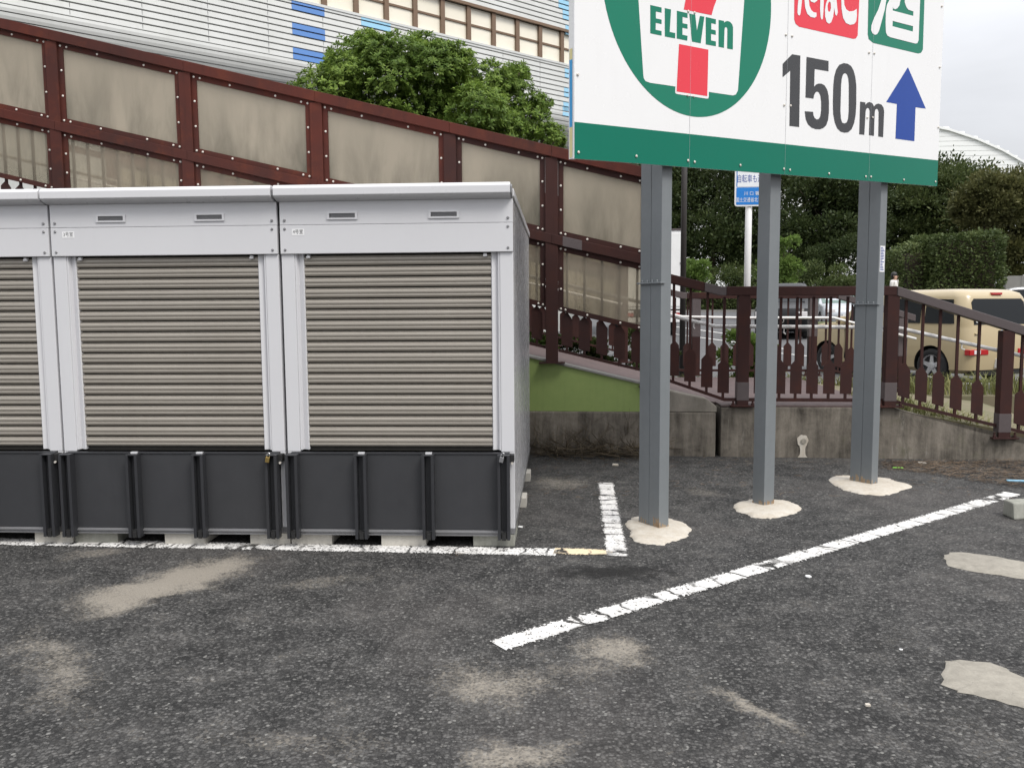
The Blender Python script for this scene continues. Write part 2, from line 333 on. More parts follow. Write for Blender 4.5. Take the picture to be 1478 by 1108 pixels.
    MAT['dome'] = painted('white_dome_sheet', (.86, .87, .86), (.80, .82, .80), .45, scale=.05, bump=0)
setup_materials()

# ------------------------------------------------------------------ object helpers
def link(name, me, parent=None, label=None, cat=None, group=None, kind=None):
    o = bpy.data.objects.new(name, me); COL.objects.link(o)
    if parent is not None:
        o.parent = parent
    if label: o['label'] = label
    if cat: o['category'] = cat
    if group: o['group'] = group
    if kind: o['kind'] = kind
    return o
def thing(name, label, cat, loc=(0, 0, 0), group=None, rz=0.0, kind=None):
    o = link(name, None, None, label, cat, group, kind); o.location = loc; o.rotation_euler[2] = rz
    o.empty_display_size = .2
    return o
class MB:
    """collects geometry, then becomes ONE mesh object"""
    def __init__(s): s.v = []; s.f = []; s.uv = None
    def poly(s, pts):
        i = len(s.v); s.v += [tuple(map(float, p)) for p in pts]; s.f.append(list(range(i, i+len(pts)))); return s
    def hexa(s, p):                    # 8 points: bottom ring 0-3, top ring 4-7
        i = len(s.v); s.v += [tuple(map(float, q)) for q in p]
        for f in ((3, 2, 1, 0), (4, 5, 6, 7), (0, 1, 5, 4), (1, 2, 6, 5), (2, 3, 7, 6), (3, 0, 4, 7)): s.f.append([i+k for k in f])
        return s
    def box(s, x0, x1, y0, y1, z0, z1):
        return s.hexa([(x0, y0, z0), (x1, y0, z0), (x1, y1, z0), (x0, y1, z0), (x0, y0, z1), (x1, y0, z1), (x1, y1, z1), (x0, y1, z1)])
    def prism(s, ring, off):           # ring of 3-D points swept by a vector
        n = len(ring); i = len(s.v); off = np.array(off)
        s.v += [tuple(map(float, p)) for p in ring] + [tuple(map(float, np.array(p)+off)) for p in ring]
        s.f.append([i+k for k in range(n)][::-1]); s.f.append([i+n+k for k in range(n)])
        for k in range(n): s.f.append([i+k, i+(k+1) % n, i+n+(k+1) % n, i+n+k])
        return s
    def tube(s, pts, r, seg=8, cap=True):
        pts = [np.array(p, float) for p in pts]; i0 = len(s.v)
        rr = r if hasattr(r, '__len__') else [r]*len(pts)
        for k, p in enumerate(pts):
            t = pts[min(k+1, len(pts)-1)]-pts[max(k-1, 0)]; t = t/np.linalg.norm(t)
            a = np.cross(t, (0, 0, 1) if abs(t[2]) < .9 else (1, 0, 0)); a /= np.linalg.norm(a); b = np.cross(t, a)
            for j in range(seg):
                an = 2*math.pi*j/seg; s.v.append(tuple(p+rr[k]*(a*math.cos(an)+b*math.sin(an))))
        for k in range(len(pts)-1):
            for j in range(seg):
                a0 = i0+k*seg+j; a1 = i0+k*seg+(j+1) % seg; s.f.append([a0, a1, a1+seg, a0+seg])
        if cap:
            s.f.append([i0+j for j in range(seg)][::-1]); s.f.append([i0+(len(pts)-1)*seg+j for j in range(seg)])
        return s
    def lathe(s, prof, c, axis='z', seg=16):
        i0 = len(s.v); c = np.array(c, float)
        for (r, h) in prof:
            for j in range(seg):
                a = 2*math.pi*j/seg; x, y = r*math.cos(a), r*math.sin(a)
                q = {'z': (x, y, h), 'y': (x, h, y), 'x': (h, x, y)}[axis]; s.v.append(tuple(c+np.array(q)))
        for k in range(len(prof)-1):
            for j in range(seg):
                a0 = i0+k*seg+j; a1 = i0+k*seg+(j+1) % seg; s.f.append([a0, a1, a1+seg, a0+seg])
        s.f.append([i0+j for j in range(seg)][::-1]); s.f.append([i0+(len(prof)-1)*seg+j for j in range(seg)])
        return s
    def mesh(s, name, mat, bevel=0.0, smooth=False, recalc=True):
        me = bpy.data.meshes.new(name); me.from_pydata(s.v, [], s.f)
        bm = bmesh.new(); bm.from_mesh(me)
        if recalc: bmesh.ops.recalc_face_normals(bm, faces=bm.faces)
        if bevel:
            bmesh.ops.bevel(bm, geom=[e for e in bm.edges if len(e.link_faces) == 2 and e.calc_face_angle(0) > .5], offset=bevel, segments=2, affect='EDGES', profile=.6, clamp_overlap=True)
        bm.to_mesh(me); bm.free()
        for m in (mat if isinstance(mat, (list, tuple)) else [mat]): me.materials.append(MAT[m] if isinstance(m, str) else m)
        if smooth:
            for p in me.polygons: p.use_smooth = True
        return me
    def obj(s, name, mat, parent=None, bevel=0.0, smooth=False, recalc=True, at_world=True, **tags):
        o = link(name, s.mesh(name, mat, bevel, smooth, recalc), parent, **tags)
        if parent is not None and at_world: o.location = -(chain_loc(parent))
        return o
def chain_loc(p):
    l = Vector((0, 0, 0))
    while p is not None: l += p.location; p = p.parent
    return l
def setorigin(o, loc):
    """move an unparented mesh's origin to loc, geometry stays"""
    o.data.transform(Matrix.Translation(-Vector(loc))); o.location = loc; return o

def quads_mesh(name, V, mat, nper=4):
    """V: (n, nper, 3) array -> one mesh of n separate faces"""
    n = V.shape[0]; me = bpy.data.meshes.new(name)
    me.vertices.add(n*nper); me.vertices.foreach_set('co', V.reshape(-1).astype(np.float32))
    me.loops.add(n*nper); me.loops.foreach_set('vertex_index', np.arange(n*nper, dtype=np.int32))
    me.polygons.add(n); me.polygons.foreach_set('loop_start', np.arange(0, n*nper, nper, dtype=np.int32))
    me.polygons.foreach_set('loop_total', np.full(n, nper, dtype=np.int32))
    me.update(); me.validate(); me.materials.append(MAT[mat]); return me

def text_mesh(name, body, size, mat, extr=0.0):
    cu = bpy.data.curves.new(name, 'FONT'); cu.body = body; cu.size = size; cu.align_x = 'CENTER'; cu.align_y = 'CENTER'; cu.resolution_u = 3; cu.extrude = extr
    o = bpy.data.objects.new(name, cu); COL.objects.link(o)
    bpy.context.view_layer.update()
    me = bpy.data.meshes.new_from_object(o.evaluated_get(bpy.context.evaluated_depsgraph_get()))
    COL.objects.unlink(o); bpy.data.objects.remove(o)
    me.materials.clear(); me.materials.append(MAT[mat]); me.name = name
    return me

# ================================================================== SETTING
def grid_sheet(name, x0, x1, y0, y1, zf, nx, ny, mat, kind='structure'):
    b = MB()
    xs = np.linspace(x0, x1, nx+1); ys = np.linspace(y0, y1, ny+1)
    b.v = [(x, y, zf(x, y)) for y in ys for x in xs]
    b.f = [[j*(nx+1)+i, j*(nx+1)+i+1, (j+1)*(nx+1)+i+1, (j+1)*(nx+1)+i] for j in range(ny) for i in range(nx)]
    return b.obj(name, mat, recalc=False, kind=kind)
g0 = MB().poly([(-900, -300, 0), (900, -300, 0), (900, 1500, 0), (-900, 1500, 0)]).obj('parking_lot', 'asphalt', recalc=False, kind='structure')

# wall / fence line
FA, FB = 8.40, -0.055                     # near fence plane  Y = FA + FB X
def fp(u, v): return on_line(u, v, FA, FB)
def fy(x): return FA + FB*x
FW = 3.6                                  # width of the walkway

RZ = .10
def road_z(y): return RZ if y < 17 else RZ+.026*(y-17)
rd = MB()
ys = [FA+FW+.62, 13.5, 17, 25, 40, 60, 90, 140]
for i in range(len(ys)-1):
    rd.poly([(-60, ys[i], road_z(ys[i])), (90, ys[i], road_z(ys[i])), (90, ys[i+1], road_z(ys[i+1])), (-60, ys[i+1], road_z(ys[i+1]))])
rd.poly([(-60, ys[0], 0), (90, ys[0], 0), (90, ys[0], RZ), (-60, ys[0], RZ)])
rd.obj('road', 'road', recalc=False, kind='structure')
def on_road(u, v):
    d = ray(u, v); t = (RZ-CAMH)/d[2]; P = O+d*t
    if P[1] > 17:
        t = (RZ-.026*17-CAMH)/(d[2]-.026*d[1]); P = O+d*t
    return P
def road_strip(u0, v0, u1, v1, w, name='road_line'):
    a, b = on_road(u0, v0), on_road(u1, v1); d = (b-a)[:2]; L = np.linalg.norm(d); d /= L; n = np.array([-d[1], d[0]])
    m = MB(); K = 14
    for i in range(K):
        t0, t1 = i/K, (i+1)/K
        q = []
        for t, s in ((t0, -1), (t1, -1), (t1, 1), (t0, 1)):
            x, y = (a[:2]+d*L*t+n*w/2*s); q.append((x, y, road_z(y)+.012))
        m.poly(q)
    m.obj(name, 'roadline', kind='structure')
road_strip(905, 462, 1120, 492, .16); road_strip(905, 473, 1140, 505, .14); road_strip(1075, 505, 1260, 524, .14); road_strip(1462, 548, 1560, 553, .16)
# verge between walkway and road
v = MB(); v.box(-30, 40, FA+FW-.35, FA+FW+.50, 0.0, .24); v.obj('verge', 'grass', kind='structure')
k = MB(); k.box(-30, 40, FA+FW+.50, FA+FW+.64, 0.0, .33); k.obj('kerb', 'kerb', bevel=.015, kind='structure')
# bank that the wood stands on
bk = MB()
bk.hexa([(-40, 58, 0), (80, 50, 0), (120, 110, 0), (-40, 110, 0), (-40, 60, 2.0), (80, 52, 1.9), (120, 110, 2.5), (-40, 110, 2.5)]); bk.obj('bank', 'bank', kind='structure')

# painted lines on the lot
def painted_line(name, a, b, half, mat, z):
    a, b = np.array(a[:2]), np.array(b[:2]); d = b-a; L = np.linalg.norm(d); d /= L; n = np.array([-d[1], d[0]]); w = half+.03
    me = bpy.data.meshes.new(name)
    P = [a-n*w, b-n*w, b+n*w, a+n*w]
    me.from_pydata([(p[0], p[1], z) for p in P], [], [(0, 1, 2, 3)])
    uv = me.uv_layers.new(name='UVMap')
    for i, c in enumerate([(-w, 0), (-w, L), (w, L), (w, 0)]): uv.data[i].uv = c
    me.materials.append(MAT[mat]); return link(name, me, kind='structure')
painted_line('painted_line', on_ground(-60, 780.5), on_ground(803, 797), .092, 'line_front', .004)
painted_line('painted_line', on_ground(800, 795), on_ground(884, 798.5), .068, 'line_beige', .0045)
painted_line('painted_line', on_ground(874, 697), on_ground(891, 803), .075, 'line', .005)
painted_line('painted_line', on_ground(718, 932), on_ground(1462, 712), .078, 'line', .004)

# cement patches where posts were cut away
def patch(pts, name, mat, z=.006, label=None):
    g = [on_ground(*p) for p in pts]; c = sum(g)/len(g)
    # finer, slightly ragged outline
    R = []
    for i in range(len(g)):
        p, q = g[i], g[(i+1) % len(g)]
        for t in np.linspace(0, 1, 5)[:-1]:
            w = p*(1-t)+q*t; w = w+(rng.random(3)-.5)*.028; R.append((w[0], w[1]))
    m = MB(); n = len(R); cx, cy = c[0], c[1]
    m.v = [(cx, cy, z+.006)] + [(cx+(x-cx)*.88, cy+(y-cy)*.88, z+.005) for x, y in R] + [(x, y, .0015) for x, y in R]
    for i in range(n):
        j = (i+1) % n; m.f.append([0, 1+i, 1+j]); m.f.append([1+i, 1+n+i, 1+n+j, 1+j])
    o = m.obj(name, mat, smooth=True, kind='structure'); return o
patch([(1362, 806), (1372, 797), (1420, 801), (1500, 815), (1500, 838), (1430, 829), (1366, 817)], 'cement_patch', 'patch')
patch([(1362, 957), (1378, 953), (1430, 956), (1500, 985), (1500, 1030), (1440, 1012), (1392, 1000), (1362, 990)], 'cement_patch', 'patch')

# ================================================================== RETAINING WALLS, RAMP
def ribbon(name, mat, xs, zlo, zhi, y0, y1, parent=None, bevel=0.0, **tags):
    """wall along the fence line: xs stations, lower/upper heights, y offsets from the line"""
    m = MB(); n = len(xs)
    for x, a, b in zip(xs, zlo, zhi):
        yb = fy(x); m.v += [(x, yb+y0, a), (x, yb+y0, b), (x, yb+y1, b), (x, yb+y1, a)]
    for i in range(n-1):
        for k in range(4): m.f.append([i*4+k, i*4+(k+1) % 4, (i+1)*4+(k+1) % 4, (i+1)*4+k])
    m.f.append([0, 1, 2, 3]); m.f.append([(n-1)*4+k for k in (3, 2, 1, 0)])
    return m.obj(name, mat, parent, bevel, **tags)
SL = -.239                                        # slope of the ramp
Z_G0 = 1.0                                        # ramp edge height at X = -.25
def zramp(x):                                     # height of the ramp / landing edge
    if x < 1.62: return max(.515, Z_G0+SL*(x+.25))
    if x < 3.26: return .515
    return .515-.29*(x-3.26)
XL = -7.2; XG = 1.58
gap = 1.600
wl = thing('retaining_wall', 'low stained concrete wall below the green ramp side', 'wall', (-2, fy(-2), 0))
ribbon('wall_face', 'wall', [XL, -3, -.2, gap-.02], [-.05]*4, [.44]*4, -.03, .25, wl, .012)
rp = thing('footbridge_ramp', 'sloping footbridge ramp with green painted side and pink paving', 'ramp', (-1, fy(-1)+1.8, 0))
XB = .92
ribbon('green_side', 'green_wall', [XL, XB], [.4425]*2, [zramp(XL)-.02, zramp(XB)-.02], 0.0, .24, rp)
ribbon('concrete_wedge', 'wall_light', [XB+.002, 1.50, gap-.01], [.4425]*3, [zramp(XB)-.02, zramp(1.5)-.01, .50], -.012, .24, rp, .01)
ribbon('ledge', 'kerb', [XL, XB], [zramp(XL)-.018, zramp(XB)-.018], [zramp(XL)+.002, zramp(XB)+.002], -.02, .22, rp)
ribbon('paving', 'paving', [XL, gap, 3.24], [zramp(XL)-.25, .26, .26], [zramp(XL)+.03, .515, .515], .26, FW-.36, rp)
wr = thing('landing_wall', 'grey concrete wall with white stain, under the level railing', 'wall', (2.6, fy(2.6), 0))
ribbon('wall_face', 'wall', [gap+.03, 2.0, 3.26, 5.6], [-.05]*4, [.492, .498, .500, -.155+.02], -.03, .26, wr, .012)
ribbon('coping', 'paving', [gap+.03, 3.25], [.5015, .5015], [.517, .517], -.02, .26, wr)
# white lime run below a weep hole
P = fp(1157, 640)
def run_off():
    cx, cz = P[0], .165; y = fy(cx)-.031; ring = []
    for t in np.linspace(math.radians(-55), math.radians(235), 26):
        r = .056*(1+.05*math.sin(3*t)+.04*math.sin(7*t+1)); ring.append((cx+r*math.cos(t)*.95, cz+r*math.sin(t)*1.15))
    ring += [(cx-.022, .075), (cx-.026, .03), (cx-.045, .002), (cx+.050, .002), (cx+.030, .03), (cx+.026, .085)]
    m = MB(); m.prism([(x, y, z) for x, z in ring], (0, -.004, 0)); m.obj('lime_stain', 'cement', wr, .0015, label='white lime run below the weep hole')
    h = MB(); h.lathe([(.026, 0), (.028, -.008), (.020, -.009)], (cx+.006, y-.003, cz), 'y', 14); h.obj('weep_hole', 'patch', wr)
run_off()

# ================================================================== SCREEN FENCES AND RAILINGS
ZT = lambda x: 3.06+.258*-(x+.016)               # top edge of top rail (near)
def beam(m, x0, x1, zf, h, y0, y1, zoff=0.0, xs=None):
    xs = xs or [x0, x1]
    n = len(xs); i0 = len(m.v)
    for x in xs:
        z = zf(x)+zoff; yb = fy(x); m.v += [(x, yb+y0, z-h), (x, yb+y0, z), (x, yb+y1, z), (x, yb+y1, z-h)]
    for i in range(n-1):
        for k in range(4): m.f.append([i0+i*4+k, i0+i*4+(k+1) % 4, i0+(i+1)*4+(k+1) % 4, i0+(i+1)*4+k])
    m.f.append([i0, i0+1, i0+2, i0+3]); m.f.append([i0+(n-1)*4+k for k in (3, 2, 1, 0)])
    return m

def picket_mesh(key, top, slope):
    """thin bar with a pencil-pointed plate low on it; origin at the foot"""
    m = MB(); r = .0115
    m.box(-r, r, -r, r, 0, top)
    hw = .056; zt, zs, zb = .405, .352, .075; yy = -.0155
    sh = lambda x: slope*x
    m.prism([(-hw, yy, zb+sh(-hw)), (hw, yy, zb+sh(hw)), (hw, yy, zs+sh(hw)), (0.012, yy, zt), (-.012, yy, zt), (-hw, yy, zs+sh(-hw))], (0, .0035, 0))
    return m.mesh(key, 'steel_brown')

def zfit(a, b):                                   # line through two (X, z)
    s = (b[1]-a[1])/(b[0]-a[0]); return lambda x: a[1]+s*(x-a[0])
q = lambda u, v: (fp(u, v)[0], fp(u, v)[2])
Z_top = zfit(q(0, 28), q(800, 213)); Z_mid = zfit(q(276, 220), q(795, 338)); Z_low = zfit(q(767, 437), q(918, 473)); Z_bot = zfit(q(767, 494), q(918, 530))
POST_X = [fp(u, 200)[0] for u in (85, 273, 459, 650, 796, 944)]
POST_X = [POST_X[0]-1.42] + POST_X

def screen_fence(dy, label, group, panel_rng):
    root = thing('screen_fence', label, 'fence', (-2.0, fy(-2)+dy, 1.2), group)
    w = .062
    for x in POST_X:
        m = MB(); zb = zramp(x)-.02; yb = fy(x)+dy
        m.box(x-w, x+w, yb-.06, yb+.06, zb, Z_top(x)-.11)
        m.obj('post', 'steel_red' if x < -1.5 else 'steel_brown', root, .006)
        m = MB(); m.box(x-.13, x+.13, yb-.09, yb+.09, zb, zb+.012); m.obj('post_foot', 'steel_brown', root)
    def rail(name, zf, h, y0, y1):
        for i in range(len(POST_X)-1):            # one length per bay, redder high up
            a, b = POST_X[i], POST_X[i+1]
            if i == 0: a -= .8
            m = MB(); beam(m, a, b-.001, zf, h, y0+dy, y1+dy); m.obj(name, 'steel_red' if a < -1.3 or name == 'top_rail' else 'steel_brown', root, .005)
    if dy < 1:
        pa_ = fp(812, 350)[0]; m = MB(); beam(m, pa_, pa_+.19, Z_mid, .097, dy-.0705, dy-.03, .001); m.obj('repainted_patch', 'steel_grey', root, .004)
    rail('top_rail', Z_top, .105, -.075, .075); rail('middle_rail', Z_mid, .095, -.068, .068)
    bolt = MB().lathe([(.0115, 0), (.0115, -.006), (.007, -.010)], (0, 0, 0), 'y', 8).mesh('bolt', 'bolt')
    def pane(x0, x1, zlo, zhi, kind, mat):
        # frame strips around, panel behind them, bolts along the strips
        t = .052; y0 = dy-.030
        m = MB(); i0 = 0
        O4 = [(x0, zlo(x0)), (x1, zlo(x1)), (x1, zhi(x1)), (x0, zhi(x0))]
        I4 = [(x0+t, zlo(x0+t)+t), (x1-t, zlo(x1-t)+t), (x1-t, zhi(x1-t)-t), (x0+t, zhi(x0+t)-t)]
        for k in range(4):
            a, b, c, d = O4[k], O4[(k+1) % 4], I4[(k+1) % 4], I4[k]
            m.prism([(p[0], fy(p[0])+y0, p[1]) for p in (a, b, c, d)], (0, .012, 0))
        fr = m.obj('frame_strip', 'steel_red' if x0 < -1.6 else 'steel_brown', root)
        m = MB(); e = .03
        m.prism([(p[0], fy(p[0])+y0+.014, p[1]) for p in ((x0+e, zlo(x0+e)+e), (x1-e, zlo(x1-e)+e), (x1-e, zhi(x1-e)-e), (x0+e, zhi(x0+e)-e))], (0, .005, 0))
        m.obj('panel', mat, root)
        bm = MB()
        if kind:
            c = t*.5; pts = []
            fs = (0.0, .055, .32, .72, .945, 1.0)
            for f in fs:
                x = x0+c+(x1-x0-2*c)*f; pts += [(x, zlo(x)+c), (x, zhi(x)-c)]
            for f in (.33, .67):
                for x in (x0+c, x1-c): pts.append((x, zlo(x)+c+(zhi(x)-zlo(x)-2*c)*f))
            for x, z in pts: bm.lathe([(.0115, 0), (.0115, -.005), (.006, -.009)], (x, fy(x)+y0, z), 'y', 7)
            bm.obj('bolts', 'bolt', root, kind='stuff')
    for i in range(len(POST_X)-1):
        x0, x1 = POST_X[i]+w+.002, POST_X[i+1]-w-.002
        pane(x0, x1, lambda x: Z_mid(x)+.002, lambda x: Z_top(x)-.107, panel_rng, 'frosted')
        pane(x0, x1, lambda x: Z_low(x)-.015, lambda x: Z_mid(x)-.097, panel_rng, 'frosted_low')
        m = MB(); beam(m, x0, x1, Z_bot, .028, dy-.012, dy+.018); m.obj('bottom_rail', 'steel_brown', root)
        n = int(round((x1-x0)/.172)); st = (x1-x0)/n
        for kx in range(n):
            x = x0+(kx+.5)*st; zb = Z_bot(x)-.029
            h = Z_mid(x)-.09-zb
            o = link('picket', pk_scr, root); o.location = Vector((x, fy(x)+dy+.012, zb))-root.location
    hr = MB(); hr.tube([(x, fy(x)+dy+(.16 if dy < 1 else -.16), zramp(x)+.80) for x in (XL, -3.0, XB)], .019, 10); hr.obj('handrail', 'handrail', root, smooth=True)
    return root
Zg = Z_mid(0)-.09-(Z_bot(0)-.03)
pk_scr = picket_mesh('picket', Zg+.02, -.235)
screen_fence(0.0, 'rust red steel screen fence with frosted panels descending behind the storage units', None, True)
screen_fence(FW, 'far frosted screen fence on the other side of the ramp, seen through the near panels', None, False)

# low railings
R_top = [(.96, q(970, 396)[1]+.045), (1.13, q(970, 396)[1]), (q(1040, 412)[0], 1.682), (3.24, 1.672), (q(1478, 471)[0], q(1478, 471)[1]), (5.6, q(1478, 471)[1]-.333*(5.6-q(1478, 471)[0]))]
def pl(pts):
    X = [p[0] for p in pts]; Z = [p[1] for p in pts]; return lambda x: float(np.interp(x, X, Z))
zrt = pl(R_top)
B_bot = [(.96, Z_bot(.96)-.02), (q(1045, 574)[0], q(1045, 574)[1]), (3.24, q(1220, 575)[1]), (q(1440, 612)[0], q(1440, 612)[1]), (5.6, -.01)]
zrb = pl(B_bot)
def low_rail(dy, label, posts, bars, x_end, zshift=0.0, far=None):
    root = thing('railing', label, 'railing', (2.6, fy(2.6)+dy, .5))
    top, bot = (R_top, B_bot) if far is None else far
    zt, zb = pl(top), pl(bot); xa = top[1][0]-.17; k1, k2 = top[2][0], top[3][0]
    for p0, p1, mt in [(xa, k1-.16, 'steel_brown'), (k1-.16, k1+.05, 'steel_grey'), (k1+.05, k2+.01, 'steel_brown'), (k2+.012, x_end, 'steel_grey')]:
        xs = [p0]+[p[0] for p in top if p0+.01 < p[0] < p1-.01]+[p1-.0015]
        m = MB(); beam(m, p0, p1, zt, .088, dy-.055, dy+.055, xs=xs); m.obj('top_rail', mt, root, .006)
    xs = [xa]+[p[0] for p in bot if xa < p[0] < x_end]+[x_end]
    m = MB(); beam(m, xa, x_end, zb, .032, dy-.012, dy+.018, xs=xs); m.obj('bottom_rail', 'steel_brown', root)
    for x in posts:
        yb = fy(x)+dy; z0 = zramp(x)-.01 if far is None else zb(x)-.09
        m = MB(); m.box(x-.056, x+.056, yb-.05, yb+.05, z0, zt(x)-.089); p_ = m.obj('post', 'steel_brown', root, .006)
        m = MB(); m.box(x-.058, x+.058, yb-.052, yb+.052, z0+.06, z0+.24) if dy < 1 else m.box(x-.058, x+.058, yb-.052, yb+.052, z0+.55, zt(x)-.09)
        m.obj('repainted_patch', 'steel_grey', root, .004)
        m = MB()
        m.box(x-.12, x+.12, yb-.085, yb+.085, z0+.001, z0+.014); m.obj('base_plate', 'steel_brown', root)
        m = MB()
        for sx in (-.095, .095):
            m.lathe([(.016, 0), (.016, .02), (.010, .024), (.010, .05)], (x+sx, yb-.05, z0+.012), 'z', 6)
        m.obj('anchor_bolts', 'steel_brown', root, kind='stuff')
    for x in bars:
        sl = (zt(x+.05)-zt(x-.05))/.1; zb_ = zb(x)-.03
        key = 'picket_low' + ('_s' if sl < -.05 and x > 3 else '')
        me = pk_low.get(key)
        o = link('picket', me, root); o.location = Vector((x, fy(x)+dy+.004, zb_))-root.location
        o.scale[2] = 1.0
    return root
pk_low = {'picket_low': picket_mesh('picket_low', 1.02, -.05), 'picket_low_s': picket_mesh('picket_low_s', 1.01, -.30)}
bx = lambda us: [fp(u, 500)[0] for u in us]
bars_near = bx([972, 996, 1020.5, 1044.5, 1097, 1126, 1149.5, 1173, 1197.5, 1222, 1246, 1306, 1331, 1356, 1382, 1413, 1476])
bars_near += [fp(1476, 500)[0]+.165*i for i in range(1, 6)]
low_rail(0.0, 'dark brown railing with pencil-shaped pickets along the near edge of the landing', [fp(1072, 500)[0], fp(1285, 500)[0], fp(1451, 520)[0], 5.2], bars_near, 5.5)
ffar = lambda u: on_line(u, 500, FA+FW, FB)[0]
far_posts = [ffar(1004), ffar(1172), ffar(1301)]
far_bars = [x for x in [ffar(974)+.172*i for i in range(0, 25) if ffar(974)+.172*i < ffar(1312)] if all(abs(x-p) > .09 for p in far_posts)]
low_rail(FW, 'dark brown picket railing along the far edge of the landing, beside the road', far_posts, far_bars, ffar(1318), far=([(ffar(985)-.6, 1.83), (ffar(985)-.35, 1.77), (ffar(985), 1.682), (ffar(1205), 1.672), (ffar(1318)+.2, 1.672-.31*(ffar(1318)+.2-ffar(1205)))], [(ffar(985)-.6, .72), (ffar(985), .60), (ffar(1205), .60), (ffar(1318)+.2, .60-.31*(ffar(1318)+.2-ffar(1205)))]))
# white handrails inside the railings
def handrail(pts, label, dy):
    root = thing('handrail', label, 'handrail', (pts[0][0], pts[0][1], .5))
    m = MB(); m.tube(pts, .019, 10); m.obj('tube', 'handrail', root, smooth=True)
    for i in range(len(pts)-1):
        a, b = np.array(pts[i]), np.array(pts[i+1]); L = np.linalg.norm(b-a); n = max(1, int(L/.9))
        for k in range(n):
            p = a+(b-a)*(k+.5)/n; m = MB(); m.tube([p, p+np.array([0, 0, -.06]), (p[0], p[1]+dy, p[2]-.07)], .007, 6); m.obj('bracket', 'handrail', root, smooth=True)
hy = .085
def hp(u, v):
    p = on_line(u, v, FA+hy, FB); return (p[0], p[1], p[2])
handrail([hp(935, 449), hp(970, 456), hp(1033, 471), hp(1232, 472), hp(1300, 474), hp(1478, 514), hp(1560, 533)], 'white tubular handrail along the near railing', -hy+.03)
def hf(u, v):
    p = on_line(u, v, FA+FW-.09, FB); return (p[0], p[1], p[2])
handrail([hf(940, 447), hf(985, 457), hf(1060, 458.5), hf(1203, 458.5), hf(1240, 468), hf(1322, 489)], 'white tubular handrail along the far railing, ending at a stub', .06)
